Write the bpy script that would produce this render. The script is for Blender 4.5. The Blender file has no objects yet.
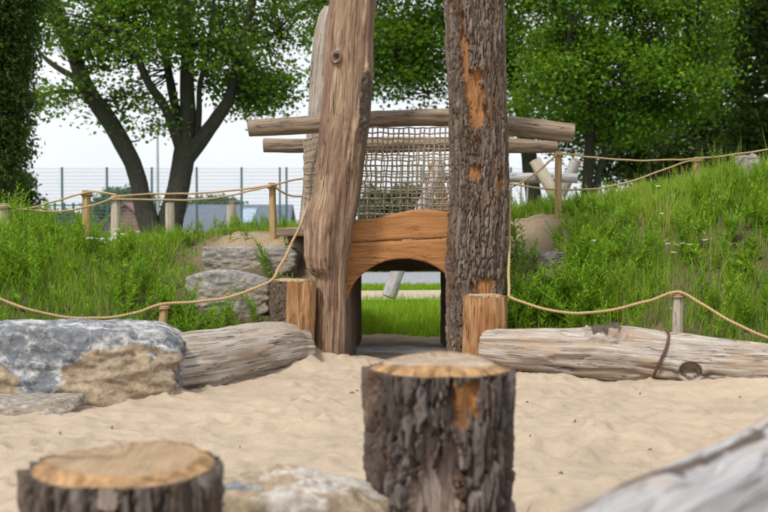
import bpy, math, random
import numpy as np
from mathutils import Vector

random.seed(7)
RNG = np.random.default_rng(11)
S = bpy.context.scene
C = S.collection

# ------------------------------------------------------------------ camera
F = 768 * 50 / 36.0
CAM = np.array([0.0, 0.0, 1.1])
PITCH = math.atan((256 - 222) / F)
cd = bpy.data.cameras.new('camera')
cd.lens = 50; cd.sensor_width = 36; cd.clip_start = 0.05; cd.clip_end = 2000
cd.dof.use_dof = True; cd.dof.focus_distance = 8.1; cd.dof.aperture_fstop = 3.1
cam = bpy.data.objects.new('camera', cd); C.objects.link(cam)
cam.location = CAM; cam.rotation_euler = (math.pi / 2 - PITCH, 0, 0)
S.camera = cam

# ------------------------------------------------------------------ world, sun
SUN_EL, SUN_AZ = math.radians(52), math.radians(215)     # azimuth clockwise from +Y: behind and left of the camera
w = bpy.data.worlds.new('World'); S.world = w; w.use_nodes = True
nt = w.node_tree; nt.nodes.clear()
sky = nt.nodes.new('ShaderNodeTexSky'); sky.sky_type = 'NISHITA'; sky.sun_disc = False
sky.sun_elevation = SUN_EL; sky.sun_rotation = SUN_AZ; sky.dust_density = 3.0; sky.air_density = 1.2
tc = nt.nodes.new('ShaderNodeTexCoord')
mp = nt.nodes.new('ShaderNodeMapping'); mp.inputs['Scale'].default_value = (1, 1, 2.6)
cn = nt.nodes.new('ShaderNodeTexNoise'); cn.inputs['Scale'].default_value = 2.2; cn.inputs['Detail'].default_value = 5
cr = nt.nodes.new('ShaderNodeValToRGB')
cr.color_ramp.elements[0].position = 0.30; cr.color_ramp.elements[0].color = (8.6, 9.1, 9.8, 1)
cr.color_ramp.elements[1].position = 0.70; cr.color_ramp.elements[1].color = (10.2, 10.3, 10.5, 1)
mx = nt.nodes.new('ShaderNodeMix'); mx.data_type = 'RGBA'; mx.inputs[0].default_value = 0.86
bg = nt.nodes.new('ShaderNodeBackground'); bg.inputs['Strength'].default_value = 0.088
wo = nt.nodes.new('ShaderNodeOutputWorld')
L = nt.links.new
L(tc.outputs['Generated'], mp.inputs['Vector']); L(mp.outputs[0], cn.inputs['Vector'])
L(cn.outputs[0], cr.inputs[0]); L(sky.outputs[0], mx.inputs[6]); L(cr.outputs[0], mx.inputs[7])
L(mx.outputs[2], bg.inputs[0]); L(bg.outputs[0], wo.inputs[0])
sd = bpy.data.lights.new('sun', 'SUN'); sd.energy = 2.5; sd.angle = math.radians(10); sd.color = (1, 0.95, 0.87)
so = bpy.data.objects.new('sun', sd); C.objects.link(so)
sdir = Vector((math.sin(SUN_AZ) * math.cos(SUN_EL), math.cos(SUN_AZ) * math.cos(SUN_EL), math.sin(SUN_EL)))
so.rotation_euler = sdir.to_track_quat('Z', 'Y').to_euler(); so.location = (-6, -8, 14)
vs = S.view_settings
vs.view_transform = 'Standard'; vs.look = 'None'; vs.gamma = 1; vs.exposure = 0.38; vs.use_curve_mapping = False

# ------------------------------------------------------------------ measuring and noise helpers
def P(px, py, d):
    """a point at distance d metres ahead, seen at photo position px, py"""
    cy, sy = math.cos(PITCH), math.sin(PITCH)
    a, b = px - 384, 256 - py
    v = np.array([a, F * cy + b * sy, -F * sy + b * cy])
    return CAM + v * (d / v[1])
def pm(n, d): return n * d / F          # photo pixels to metres at distance d

U = np.uint32
def _h(ix, iy, iz, s):
    with np.errstate(over='ignore'):
        h = ix.astype(np.int64).astype(U) * U(374761393) + iy.astype(np.int64).astype(U) * U(668265263) \
            + iz.astype(np.int64).astype(U) * U(2246822519) + U((s * 3266489917 + 12345) & 0xffffffff)
        h = (h ^ (h >> U(13))) * U(1274126177); h = (h ^ (h >> U(15))) * U(2654435761)
        return h ^ (h >> U(16))
_G = np.array([[1,1,0],[-1,1,0],[1,-1,0],[-1,-1,0],[1,0,1],[-1,0,1],[1,0,-1],[-1,0,-1],[0,1,1],[0,-1,1],[0,1,-1],[0,-1,-1]], float)
def perlin(p, s=0):
    p = np.asarray(p, float); i = np.floor(p); f = p - i
    u = f * f * f * (f * (f * 6 - 15) + 10); r = 0
    for dx in (0, 1):
        for dy in (0, 1):
            for dz in (0, 1):
                g = _G[_h(i[:, 0] + dx, i[:, 1] + dy, i[:, 2] + dz, s) % 12]
                d = (g * (f - np.array([dx, dy, dz]))).sum(1)
                r = r + d * (u[:, 0] if dx else 1 - u[:, 0]) * (u[:, 1] if dy else 1 - u[:, 1]) * (u[:, 2] if dz else 1 - u[:, 2])
    return r
def fbm(p, o=4, s=0, g=0.5):
    p = np.asarray(p, float); a, r = 1.0, 0
    for k in range(o):
        r = r + a * perlin(p * 2 ** k, s + k); a *= g
    return r
def worley(p, s=0):
    p = np.asarray(p, float); i = np.floor(p)
    f1 = np.full(len(p), 9.0); f2 = f1.copy(); idc = np.zeros(len(p))
    for dx in (-1, 0, 1):
        for dy in (-1, 0, 1):
            for dz in (-1, 0, 1):
                c = i + np.array([dx, dy, dz])
                o = np.stack([_h(c[:, 0], c[:, 1], c[:, 2], s + q) / 4294967295.0 for q in (1, 2, 3)], 1)
                d = np.sqrt(((c + o - p) ** 2).sum(1))
                n = d < f1
                f2 = np.where(n, f1, np.minimum(f2, d)); f1 = np.where(n, d, f1); idc = np.where(n, o[:, 0], idc)
    return f1, f2, idc
def sm(a, b, x):
    t = np.clip((x - a) / (b - a), 0, 1); return t * t * (3 - 2 * t)

# ------------------------------------------------------------------ object helpers
ORG = {}; PLATE = {}
def tag(o, label=None, cat=None, group=None, kind=None):
    if label: o['label'] = label
    if cat: o['category'] = cat
    if group: o['group'] = group
    if kind: o['kind'] = kind
    return o
def thing(name, loc, label, cat, group=None):
    o = bpy.data.objects.new(name, None); C.objects.link(o); o.location = loc
    o.empty_display_size = 0.1
    ORG[o.name] = np.array(loc, float)
    return tag(o, label, cat, group)
def mk(name, V, quads=None, tris=None, mat=None, parent=None, loc=None, smooth=True, attrs=None):
    V = np.asarray(V, float)
    if parent is not None: org = ORG[parent.name]
    elif loc is not None: org = np.asarray(loc, float)
    else: org = np.array([V[:, 0].mean(), V[:, 1].mean(), V[:, 2].min()])
    me = bpy.data.meshes.new(name)
    q = np.zeros((0, 4), int) if quads is None else np.asarray(quads, int).reshape(-1, 4)
    t = np.zeros((0, 3), int) if tris is None else np.asarray(tris, int).reshape(-1, 3)
    me.vertices.add(len(V)); me.vertices.foreach_set('co', (V - org).ravel())
    lv = np.concatenate([q.ravel(), t.ravel()])
    ls = np.concatenate([np.arange(len(q)) * 4, len(q) * 4 + np.arange(len(t)) * 3])
    me.loops.add(len(lv)); me.loops.foreach_set('vertex_index', lv)
    me.polygons.add(len(ls)); me.polygons.foreach_set('loop_start', ls)
    me.polygons.foreach_set('use_smooth', np.full(len(ls), smooth))
    for k, a in (attrs or {}).items():
        a = np.asarray(a, float)
        if a.ndim == 1: me.attributes.new(k, 'FLOAT', 'POINT').data.foreach_set('value', a)
        else: me.attributes.new(k, 'FLOAT_VECTOR', 'POINT').data.foreach_set('vector', a.ravel())
    me.update(calc_edges=True); me.validate()
    if mat: me.materials.append(mat)
    o = bpy.data.objects.new(name, me); C.objects.link(o)
    if parent is not None: o.parent = parent
    else: o.location = org
    ORG[o.name] = org
    return o

def curve(pts, n):
    """Catmull-Rom through pts (any columns), n samples even in length"""
    p = np.asarray(pts, float)
    if len(p) == 2: p = np.array([p[0], (p[0] + p[1]) / 2, p[1]])
    e = np.vstack([2 * p[0] - p[1], p, 2 * p[-1] - p[-2]])
    out = []
    for i in range(1, len(e) - 2):
        t = np.linspace(0, 1, 24, endpoint=False)[:, None]
        a, b, c, d = e[i - 1], e[i], e[i + 1], e[i + 2]
        out.append(0.5 * (2 * b + (c - a) * t + (2 * a - 5 * b + 4 * c - d) * t ** 2 + (3 * b - a - 3 * c + d) * t ** 3))
    out.append(p[-1][None]); q = np.vstack(out)
    s = np.concatenate([[0], np.cumsum(np.linalg.norm(np.diff(q[:, :3], axis=0), axis=1))])
    u = np.linspace(0, s[-1], n)
    return np.stack([np.interp(u, s, q[:, k]) for k in range(q.shape[1])], 1), u
def frames(p, ref):
    T = np.gradient(p, axis=0); T /= np.linalg.norm(T, axis=1)[:, None] + 1e-12
    N = np.zeros_like(p); v = np.asarray(ref, float)
    for i in range(len(p)):
        v = v - T[i] * v.dot(T[i]); v = v / (np.linalg.norm(v) + 1e-12); N[i] = v
    return T, N, np.cross(T, N)
def grid_quads(n, m, wrap=True):
    i = np.arange(n - 1)[:, None]; j = np.arange(m if wrap else m - 1)[None]
    a = i * m + j; b = i * m + (j + 1) % m
    return np.stack([a, b, b + m, a + m], -1).reshape(-1, 4)

def log_part(name, pts, radii, nring, nseg, mat, parent=None, disp=None, mask=None, ref=(1, 0, 0), linear=False,
             cap0=None, cap1=None, cap_mat=None, cap_parent=None, chamfer=0.0, loc=None, cap_name='cut_face', capseed=0):
    """a round timber along pts; cap0 / cap1: build a cut face at start / end as its own part"""
    pr = np.hstack([np.asarray(pts, float), np.asarray(radii, float)[:, None]])
    if linear:
        s0 = np.concatenate([[0], np.cumsum(np.linalg.norm(np.diff(pr[:, :3], axis=0), axis=1))])
        u = np.linspace(0, s0[-1], nring); q = np.stack([np.interp(u, s0, pr[:, k]) for k in range(4)], 1)
    else: q, u = curve(pr, nring)
    c, r = q[:, :3], q[:, 3]
    T, N1, N2 = frames(c, ref)
    th = np.linspace(0, 2 * math.pi, nseg, endpoint=False)
    TH, SS = np.meshgrid(th, u); RR = np.repeat(r[:, None], nseg, 1)
    rm = r.mean()
    lc = np.stack([np.cos(TH) * rm, np.sin(TH) * rm, SS], -1).reshape(-1, 3)
    PLATE.clear(); d = disp(TH.ravel(), SS.ravel(), lc) if disp else np.zeros(TH.size); plate = PLATE.get('pl', np.full(TH.size, 0.5))
    R = RR.ravel() + d
    dirn = (np.cos(TH)[..., None] * N1[:, None] + np.sin(TH)[..., None] * N2[:, None]).reshape(-1, 3)
    V = np.repeat(c, nseg, 0) + dirn * R[:, None]
    at = {'lc': lc, 'm1': np.zeros(len(V)), 'm2': np.zeros(len(V)), 'pl': plate}
    if mask:
        a, b = mask(TH.ravel(), SS.ravel(), lc); at['m1'] = a; at['m2'] = b
    o = mk(name, V, grid_quads(nring, nseg), mat=mat, parent=parent, loc=loc, attrs=at, smooth=not mat.name.startswith('bark'))
    for flag, ci, sg in ((cap0, 0, -1), (cap1, nring - 1, 1)):
        if not flag: continue
        ring = V[ci * nseg:(ci + 1) * nseg]; cen = ring.mean(0); rel = ring - cen
        fr = [1.0, 0.985, 0.95] + list(np.linspace(0.9, 0.04, 12))
        W, LCs, M1, M2 = [], [], [], []
        for k, f in enumerate(fr):
            if chamfer: off = chamfer * sm(1.0, 0.8, np.array(f)) * 1.0
            else: off = 0.004 * (1 - f) + (0.0 if k == 0 else 0.004)
            pt = cen + rel * f + T[ci] * sg * off
            if k > 0:
                rn_ = np.linalg.norm(rel, axis=1); sr = np.array([np.roll(rn_, q) for q in range(-9, 10)]).mean(0) * 0.975 * (1 + 0.03 * np.sin(th * 3 + capseed) * (1 - f) * 3)
                pt = cen + rel / rn_[:, None] * (sr * f)[:, None] + (T[ci] * sg * off)[None] * (1 + 0.5 * np.sin(th * 2.0 + capseed) * (f > 0.8))[:, None]
            ll = np.stack([np.cos(th) * f * rm, np.sin(th) * f * rm, np.full(nseg, 0.1 * ci)], 1)
            nz = fbm(pt * 22 + capseed, 3, 5 + capseed) * 0.0028 * min(1, k / 2)
            pt = pt + T[ci] * sg * nz[:, None]
            M2.append(np.full(nseg, 1.0 if k == 0 else (0.55 if k == 1 else 0.0))); W.append(pt); LCs.append(ll); M1.append(np.full(nseg, 1.0 if f > 0.84 else max(0.0, (f - 0.74) * 10)))
        W.append(cen[None] + T[ci] * sg * (chamfer if chamfer else 0.008)); LCs.append(np.zeros((1, 3))); M1.append(np.zeros(1)); M2.append(np.zeros(1))
        W = np.vstack(W); n = len(fr); qd = grid_quads(n, nseg)
        j = np.arange(nseg); tr = np.stack([(n - 1) * nseg + j, (n - 1) * nseg + (j + 1) % nseg, np.full(nseg, n * nseg)], 1)
        if sg < 0: qd = qd[:, ::-1]; tr = tr[:, ::-1]
        mk(cap_name, W, qd, tr, mat=cap_mat, parent=(cap_parent or o), attrs={'lc': np.vstack(LCs), 'm1': np.concatenate(M1), 'm2': np.concatenate(M2)})
    return o

def tube_arrays(p, r, nseg=6, ref=(0.3, 0.2, 1)):
    T, N1, N2 = frames(p, ref); th = np.linspace(0, 2 * math.pi, nseg, endpoint=False)
    r = np.broadcast_to(np.asarray(r, float), (len(p),))
    V = p[:, None] + r[:, None, None] * (np.cos(th)[None, :, None] * N1[:, None] + np.sin(th)[None, :, None] * N2[:, None])
    return V.reshape(-1, 3), grid_quads(len(p), nseg)
class Bag:
    def __init__(s): s.V = []; s.Q = []; s.T = []; s.A = {}; s.n = 0
    def add(s, V, Q=None, T=None, **at):
        V = np.asarray(V, float); s.V.append(V)
        if Q is not None: s.Q.append(np.asarray(Q) + s.n)
        if T is not None: s.T.append(np.asarray(T) + s.n)
        for k, a in at.items(): s.A.setdefault(k, []).append(np.broadcast_to(np.asarray(a, float), (len(V),)) if np.ndim(a) < 2 else a)
        s.n += len(V)
    def build(s, name, mat, parent=None, loc=None, smooth=True):
        return mk(name, np.vstack(s.V), np.vstack(s.Q) if s.Q else None, np.vstack(s.T) if s.T else None, mat, parent, loc, smooth,
                  {k: np.concatenate(a) for k, a in s.A.items()})
BOXQ = np.array([[0,3,2,1],[4,5,6,7],[0,1,5,4],[1,2,6,5],[2,3,7,6],[3,0,4,7]])
def boxv(x0, x1, y0, y1, z0, z1):
    return np.array([[x0,y0,z0],[x1,y0,z0],[x1,y1,z0],[x0,y1,z0],[x0,y0,z1],[x1,y0,z1],[x1,y1,z1],[x0,y1,z1]], float)
def bevel(o, wd=0.006, seg=2):
    m = o.modifiers.new('bevel', 'BEVEL'); m.width = wd; m.segments = seg; m.limit_method = 'ANGLE'; return o

# ------------------------------------------------------------------ materials
class Mat:
    def __init__(s, name, rough=0.8, spec=0.25):
        s.m = bpy.data.materials.new(name); s.m.use_nodes = True; s.t = s.m.node_tree
        s.b = s.t.nodes['Principled BSDF']; s.b.inputs['Roughness'].default_value = rough
        s.b.inputs['Specular IOR Level'].default_value = spec; s.out = s.t.nodes['Material Output']
    def n(s, typ, ins=None, out=0, **props):
        x = s.t.nodes.new(typ)
        for k, v in props.items(): setattr(x, k, v)
        for k, v in (ins or {}).items():
            if isinstance(v, bpy.types.NodeSocket): s.t.links.new(v, x.inputs[k])
            else: x.inputs[k].default_value = v
        return x.outputs[out]
    def attr(s, name, vec=False):
        x = s.t.nodes.new('ShaderNodeAttribute'); x.attribute_name = name
        return x.outputs['Vector'] if vec else x.outputs['Fac']
    def obj(s): return s.n('ShaderNodeTexCoord', out=3)
    def scale(s, v, k): return s.n('ShaderNodeVectorMath', {0: v, 1: k}, operation='MULTIPLY')
    def noise(s, v, sc, det=4, ro=0.55, dist=0.0): return s.n('ShaderNodeTexNoise', {'Vector': v, 'Scale': sc, 'Detail': det, 'Roughness': ro, 'Distortion': dist})
    def ramp(s, f, stops):
        x = s.t.nodes.new('ShaderNodeValToRGB'); e = x.color_ramp.elements
        while len(e) < len(stops): e.new(0.5)
        for q, (pos, c) in zip(e, stops):
            q.position = pos; q.color = (*c, 1) if not np.isscalar(c) else (c, c, c, 1)
        s.t.links.new(f, x.inputs[0]); return x.outputs[0]
    def mix(s, f, a, b, mode='MIX'):
        x = s.t.nodes.new('ShaderNodeMix'); x.data_type = 'RGBA'; x.blend_type = mode
        for k, v in ((0, f), (6, a), (7, b)):
            if isinstance(v, bpy.types.NodeSocket): s.t.links.new(v, x.inputs[k])
            else: x.inputs[k].default_value = v if np.isscalar(v) else (*v, 1)
        return x.outputs[2]
    def math(s, op, a, b=0.0): return s.n('ShaderNodeMath', {0: a, 1: b}, operation=op)
    def bump(s, h, st=0.5, dist=0.01): s.t.links.new(s.n('ShaderNodeBump', {'Height': h, 'Strength': st, 'Distance': dist}), s.b.inputs['Normal'])
    def col(s, c):
        if isinstance(c, bpy.types.NodeSocket): s.t.links.new(c, s.b.inputs['Base Color'])
        else: s.b.inputs['Base Color'].default_value = (*c, 1)
        return s.m
    def translucent(s, c, f):
        tr = s.t.nodes.new('ShaderNodeBsdfTranslucent')
        s.t.links.new(c, tr.inputs[0]); ms = s.t.nodes.new('ShaderNodeMixShader'); ms.inputs[0].default_value = f
        s.t.links.new(s.b.outputs[0], ms.inputs[1]); s.t.links.new(tr.outputs[0], ms.inputs[2]); s.t.links.new(ms.outputs[0], s.out.inputs[0])

def edge(a, mask, nz, w=0.08, k=0.7):
    """a crisp, ragged border out of a soft mask"""
    x = a.math('ADD', mask, a.math('MULTIPLY', a.math('SUBTRACT', nz, 0.5), k))
    return a.ramp(x, [(0.5 - w, 0.0), (0.5 + w, 1.0)])
def m_bark(name, c0, c1, c2, fresh=(0.44, 0.215, 0.085), second=(0.42, 0.36, 0.31), warm=(0.16, 0.085, 0.045)):
    a = Mat(name, 0.92, 0.12); v = a.attr('lc', True)
    g = a.noise(a.scale(v, (1, 1, 0.12)), 80, 8, 0.68, 0.3); big = a.noise(a.scale(v, (1, 1, 0.4)), 8, 4); pl = a.attr('pl')
    tone = a.math('ADD', a.math('MULTIPLY', g, 0.75), a.math('MULTIPLY', pl, 0.28))
    col = a.ramp(tone, [(0.30, c0), (0.52, c1), (0.74, c2)])
    col = a.mix(a.ramp(big, [(0.50, 0.0), (0.70, 0.7)]), col, a.mix(g, tuple(x * 0.5 for x in warm), tuple(x * 1.5 for x in warm)))
    fg = a.noise(a.scale(v, (1, 1, 0.08)), 120, 6, 0.65, 0.5); fb = a.noise(a.scale(v, (1, 1, 0.3)), 26, 4, 0.6)
    fcol = a.mix(a.ramp(fg, [(0.3, 0.0), (0.7, 1.0)]), tuple(x * 0.45 for x in fresh), tuple(min(1, x * 1.25) for x in fresh))
    fcol = a.mix(a.ramp(fb, [(0.45, 0.0), (0.7, 0.7)]), fcol, (0.20, 0.12, 0.07))
    scol = a.mix(a.ramp(fg, [(0.35, 0.0), (0.65, 1.0)]), tuple(x * 0.4 for x in second), second)
    scol = a.mix(a.ramp(fb, [(0.5, 0.0), (0.68, 0.8)]), scol, (0.17, 0.10, 0.065))
    col = a.mix(edge(a, a.attr('m1'), g), col, fcol); col = a.mix(edge(a, a.attr('m2'), g), col, scol)
    a.bump(a.math('ADD', g, a.math('MULTIPLY', fg, 0.4)), 0.9, 0.014); return a.col(col)
def m_wood(name, c0, c1, c2, patch=(0.30, 0.17, 0.08), dark=(0.09, 0.07, 0.055), pfac=0.6, fine=60, rough=0.75, crack=1.0):
    """bare timber: grain runs along the log; m1 = fresh or stained, m2 = bark left on"""
    a = Mat(name, rough, 0.2); v = a.attr('lc', True)
    g1 = a.noise(a.scale(v, (1, 1, 0.035)), fine * 2.6, 6, 0.68, 0.15); g2 = a.noise(a.scale(v, (1, 1, 0.05)), fine * 0.6, 5, 0.6, 0.3)
    g = a.math('ADD', a.math('MULTIPLY', g1, 0.55), a.math('MULTIPLY', g2, 0.45))
    wv = a.noise(a.scale(v, (1, 1, 0.22)), 9, 6, 0.65, 0.6)
    col = a.ramp(g, [(0.38, c0), (0.5, c1), (0.61, c2)])
    col = a.mix(a.ramp(wv, [(0.46, 0.0), (0.66, pfac)]), col, a.mix(g1, tuple(x * 0.6 for x in patch), tuple(x * 1.3 for x in patch)))
    blot = a.noise(v, 34, 6, 0.7); col = a.mix(a.ramp(blot, [(0.56, 0.0), (0.72, 0.5)]), col, tuple(x * 0.55 for x in c0))
    ck = a.noise(a.scale(v, (1, 1, 0.045)), 24, 4, 0.55, 0.25); cm = a.noise(a.scale(v, (1, 1, 0.5)), 6, 2)
    line = a.math('MULTIPLY', a.ramp(ck, [(0.487, 0.0), (0.5, 1.0), (0.513, 0.0)]), a.ramp(cm, [(0.42, 0.0), (0.55, crack)]))
    col = a.mix(line, col, tuple(x * 0.16 for x in c0))
    col = a.mix(a.math('MULTIPLY', edge(a, a.attr('m1'), g1, 0.4, 1.2), 0.85), col, a.mix(g, tuple(x * 0.5 for x in patch), tuple(x * 1.5 for x in patch)))
    bk = a.noise(a.scale(v, (1, 1, 0.4)), 80, 6, 0.7)
    col = a.mix(edge(a, a.attr('m2'), bk, 0.12, 0.8), col, a.mix(bk, tuple(x * 0.3 for x in dark), tuple(x * 1.9 for x in dark)))
    a.bump(a.math('SUBTRACT', g, a.math('MULTIPLY', line, 0.6)), 0.7, 0.012); return a.col(col)
def m_cut(name, core, ring, rim, bark=(0.085, 0.068, 0.055)):
    a = Mat(name, 0.85, 0.15); v = a.attr('lc', True)
    ln = a.n('ShaderNodeVectorMath', {0: v}, out=1, operation='LENGTH')
    wob = a.noise(v, 8, 4, 0.6); d = a.math('ADD', ln, a.math('MULTIPLY', wob, 0.045))
    def rings(k): return a.math('MULTIPLY', a.math('ADD', a.n('ShaderNodeMath', {0: a.math('MULTIPLY', d, k)}, operation='SINE'), 1.0), 0.5)
    rg = a.math('ADD', a.math('MULTIPLY', rings(330.0), 0.4), a.math('MULTIPLY', rings(105.0), 0.6))
    col = a.mix(a.math('MULTIPLY', rg, 0.75), core, ring)
    dirt = a.noise(v, 13, 7, 0.72); col = a.mix(a.ramp(dirt, [(0.50, 0.0), (0.72, 0.75)]), col, tuple(x * 0.55 for x in ring))
    saw = a.noise(a.scale(v, (1, 0.06, 1)), 110, 4, 0.6); col = a.mix(a.ramp(saw, [(0.5, 0.0), (0.72, 0.45)]), col, tuple(min(1, x * 1.35) for x in core))
    st = a.noise(v, 26, 7, 0.72)
    col = a.mix(edge(a, a.attr('m1'), dirt, 0.15, 1.4), col, a.mix(a.ramp(st, [(0.38, 0.0), (0.62, 1.0)]), tuple(x * 0.28 for x in rim), rim))
    rad = a.n('ShaderNodeTexVoronoi', {'Vector': a.n('ShaderNodeVectorMath', {0: a.n('ShaderNodeVectorMath', {0: v, 1: (1, 1, 0)}, operation='MULTIPLY')}, operation='NORMALIZE'), 'Scale': 4.5}, feature='DISTANCE_TO_EDGE')
    rk = a.math('MULTIPLY', a.ramp(rad, [(0.0, 1.0), (0.035, 0.0)]), a.ramp(a.noise(v, 6, 3), [(0.42, 0.0), (0.55, 0.9)]))
    col = a.mix(rk, col, tuple(x * 0.18 for x in ring)); col = a.mix(edge(a, a.attr('m2'), st, 0.1, 0.9), col, bark)
    a.bump(a.math('SUBTRACT', a.math('ADD', st, a.math('MULTIPLY', rg, 0.3)), rk), 0.5, 0.008); return a.col(col)
def m_plain(name, c, var=0.35, sc=18, rough=0.8, spec=0.2, bmp=0.3):
    a = Mat(name, rough, spec); v = a.obj(); n = a.noise(v, sc, 5)
    col = a.mix(a.ramp(n, [(0.3, 0.0), (0.7, 1.0)]), tuple(x * (1 - var) for x in c), tuple(min(1, x * (1 + var)) for x in c))
    if bmp: a.bump(n, bmp, 0.01)
    return a.col(col)
def m_leaf(name, stops, tr=0.35, rough=0.5):
    a = Mat(name, rough, 0.3); col = a.ramp(a.attr('rnd'), stops); a.col(col)
    a.translucent(a.mix(0.5, col, (0.42, 0.58, 0.03)), tr); return a.m

M = {}
M['bark'] = m_bark('bark_grey_brown', (0.05, 0.038, 0.031), (0.155, 0.117, 0.093), (0.31, 0.26, 0.225))
M['bark_stump'] = m_bark('bark_stump', (0.040, 0.032, 0.028), (0.13, 0.105, 0.09), (0.27, 0.24, 0.225), fresh=(0.36, 0.17, 0.06), second=(0.56, 0.45, 0.39))
M['trunk_bare'] = m_wood('bare_trunk', (0.12, 0.070, 0.043), (0.31, 0.205, 0.13), (0.50, 0.375, 0.265), patch=(0.185, 0.110, 0.085), dark=(0.10, 0.078, 0.062), pfac=0.75, fine=55)
M['trunk_back'] = m_wood('weathered_trunk', (0.26, 0.22, 0.19), (0.40, 0.34, 0.29), (0.55, 0.49, 0.43), patch=(0.22, 0.16, 0.12), pfac=0.6)
M['beam'] = m_wood('beam_wood', (0.16, 0.12, 0.09), (0.27, 0.20, 0.145), (0.38, 0.30, 0.22), patch=(0.21, 0.145, 0.095), pfac=0.5)
M['pale_log'] = m_wood('pale_log', (0.22, 0.18, 0.15), (0.40, 0.35, 0.305), (0.56, 0.51, 0.465), patch=(0.36, 0.265, 0.19), pfac=0.7, fine=62)
M['near_log'] = m_wood('near_log', (0.22, 0.21, 0.21), (0.38, 0.37, 0.375), (0.53, 0.525, 0.535), patch=(0.40, 0.33, 0.28), pfac=0.5, fine=24)
M['stump_wood'] = m_wood('stump_split_wood', (0.22, 0.11, 0.045), (0.40, 0.22, 0.10), (0.55, 0.36, 0.20), patch=(0.30, 0.13, 0.05), dark=(0.10, 0.075, 0.055), pfac=0.7)
M['board'] = m_wood('fresh_board', (0.29, 0.125, 0.045), (0.40, 0.185, 0.068), (0.49, 0.255, 0.105), patch=(0.34, 0.145, 0.05), pfac=0.6, fine=34, rough=0.6, crack=0.7)
M['post'] = m_wood('post_wood', (0.30, 0.19, 0.085), (0.44, 0.29, 0.14), (0.55, 0.39, 0.21), patch=(0.36, 0.20, 0.08), pfac=0.5, fine=80)
M['post_pale'] = m_wood('pale_post', (0.34, 0.29, 0.22), (0.46, 0.40, 0.31), (0.58, 0.52, 0.42), patch=(0.36, 0.27, 0.17), pfac=0.5, fine=80)
M['grey_wood'] = m_wood('grey_round_wood', (0.26, 0.25, 0.25), (0.38, 0.37, 0.37), (0.50, 0.49, 0.48), patch=(0.35, 0.29, 0.22), pfac=0.5)
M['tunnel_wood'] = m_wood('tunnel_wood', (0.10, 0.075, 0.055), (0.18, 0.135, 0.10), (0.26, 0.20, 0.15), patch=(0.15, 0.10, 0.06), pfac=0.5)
M['cut_pale'] = m_cut('cut_pale', (0.46, 0.38, 0.30), (0.31, 0.225, 0.15), (0.46, 0.275, 0.13))
M['cut_tan'] = m_cut('cut_tan', (0.42, 0.31, 0.205), (0.28, 0.185, 0.105), (0.46, 0.28, 0.14))
M['rope'] = m_plain('hemp_rope', (0.45, 0.315, 0.165), 0.35, 160, 0.9)
M['net'] = m_plain('net_cord', (0.34, 0.27, 0.20), 0.3, 60, 0.9)
M['steel_green'] = m_plain('green_steel', (0.05, 0.11, 0.11), 0.15, 3, 0.5, 0.4, 0)
M['steel_grey'] = m_plain('galvanised_steel', (0.32, 0.36, 0.38), 0.15, 3, 0.45, 0.5, 0)
M['wire'] = m_plain('fence_wire', (0.22, 0.30, 0.34), 0.1, 3, 0.5, 0.4, 0)
M['strap'] = m_plain('rusty_strap', (0.10, 0.06, 0.035), 0.4, 60, 0.7)

def mat_rock(name, soft=False):
    a = Mat(name, 0.85, 0.25); v = a.obj()
    n1 = a.noise(v, 5, 7, 0.62, 0.6); n2 = a.noise(v, 22, 6, 0.65); n3 = a.noise(v, 3.0, 4, 0.6, 1.2)
    grey = a.ramp(n2, [(0.3, (0.075, 0.088, 0.11)), (0.5, (0.145, 0.165, 0.195)), (0.72, (0.30, 0.315, 0.335))])
    wht = a.math('MULTIPLY', a.ramp(n1, [(0.465, 0.0), (0.50, 1.0), (0.535, 0.0)]), a.ramp(n2, [(0.35, 0.1), (0.65, 0.9)]))
    grey = a.mix(wht, grey, (0.58, 0.57, 0.56))
    tn = a.ramp(n2, [(0.3, (0.19, 0.14, 0.09)), (0.5, (0.32, 0.245, 0.165)), (0.72, (0.44, 0.36, 0.265))])
    tn = a.mix(a.ramp(n3, [(0.5, 0.0), (0.7, 0.6)]), tn, (0.24, 0.20, 0.155))
    f1 = a.math('MULTIPLY', a.attr('m1'), a.ramp(n1, [(0.35, 0.45), (0.65, 1.0)])) if soft else edge(a, a.attr('m1'), n2, 0.22, 1.5)
    if not soft: grey = a.mix(0.22, grey, (0.21, 0.19, 0.165))
    if soft: grey = a.mix(0.45, grey, (0.26, 0.225, 0.18)); tn = a.mix(0.5, tn, (0.24, 0.20, 0.155))
    col = a.mix(f1, grey, tn); col = a.mix(a.math('MULTIPLY', edge(a, a.attr('m2'), n2, 0.30, 1.8), 0.6), col, a.mix(n2, (0.36, 0.36, 0.37), (0.76, 0.74, 0.71)))
    h = a.math('ADD', n2, a.math('MULTIPLY', n1, 1.5)); a.bump(h, 0.6, 0.02); return a.col(col)
M['rock'] = mat_rock('rock'); M['rock_brown'] = mat_rock('rock_brown', True)
def mat_sand(name, c, grain=260):
    a = Mat(name, 0.95, 0.1); v = a.obj()
    big = a.noise(v, 1.6, 5, 0.6, 0.3); md = a.noise(v, 14, 5, 0.6); fi = a.noise(v, grain, 2, 0.5)
    col = a.ramp(a.math('ADD', a.math('MULTIPLY', big, 0.6), a.math('MULTIPLY', md, 0.4)),
                 [(0.36, tuple(x * 0.84 for x in c)), (0.5, c), (0.66, tuple(min(1, x * 1.13) for x in c))])
    col = a.mix(a.ramp(fi, [(0.3, 0.0), (0.7, 0.35)]), col, tuple(x * 0.62 for x in c))
    sp = a.noise(v, 55, 2); col = a.mix(a.ramp(sp, [(0.73, 0.0), (0.76, 0.55)]), col, (0.16, 0.11, 0.075))
    a.bump(a.math('ADD', md, a.math('MULTIPLY', fi, 0.45)), 0.7, 0.025); return a.col(col)
M['sand'] = mat_sand('sand', (0.515, 0.415, 0.308))
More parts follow.
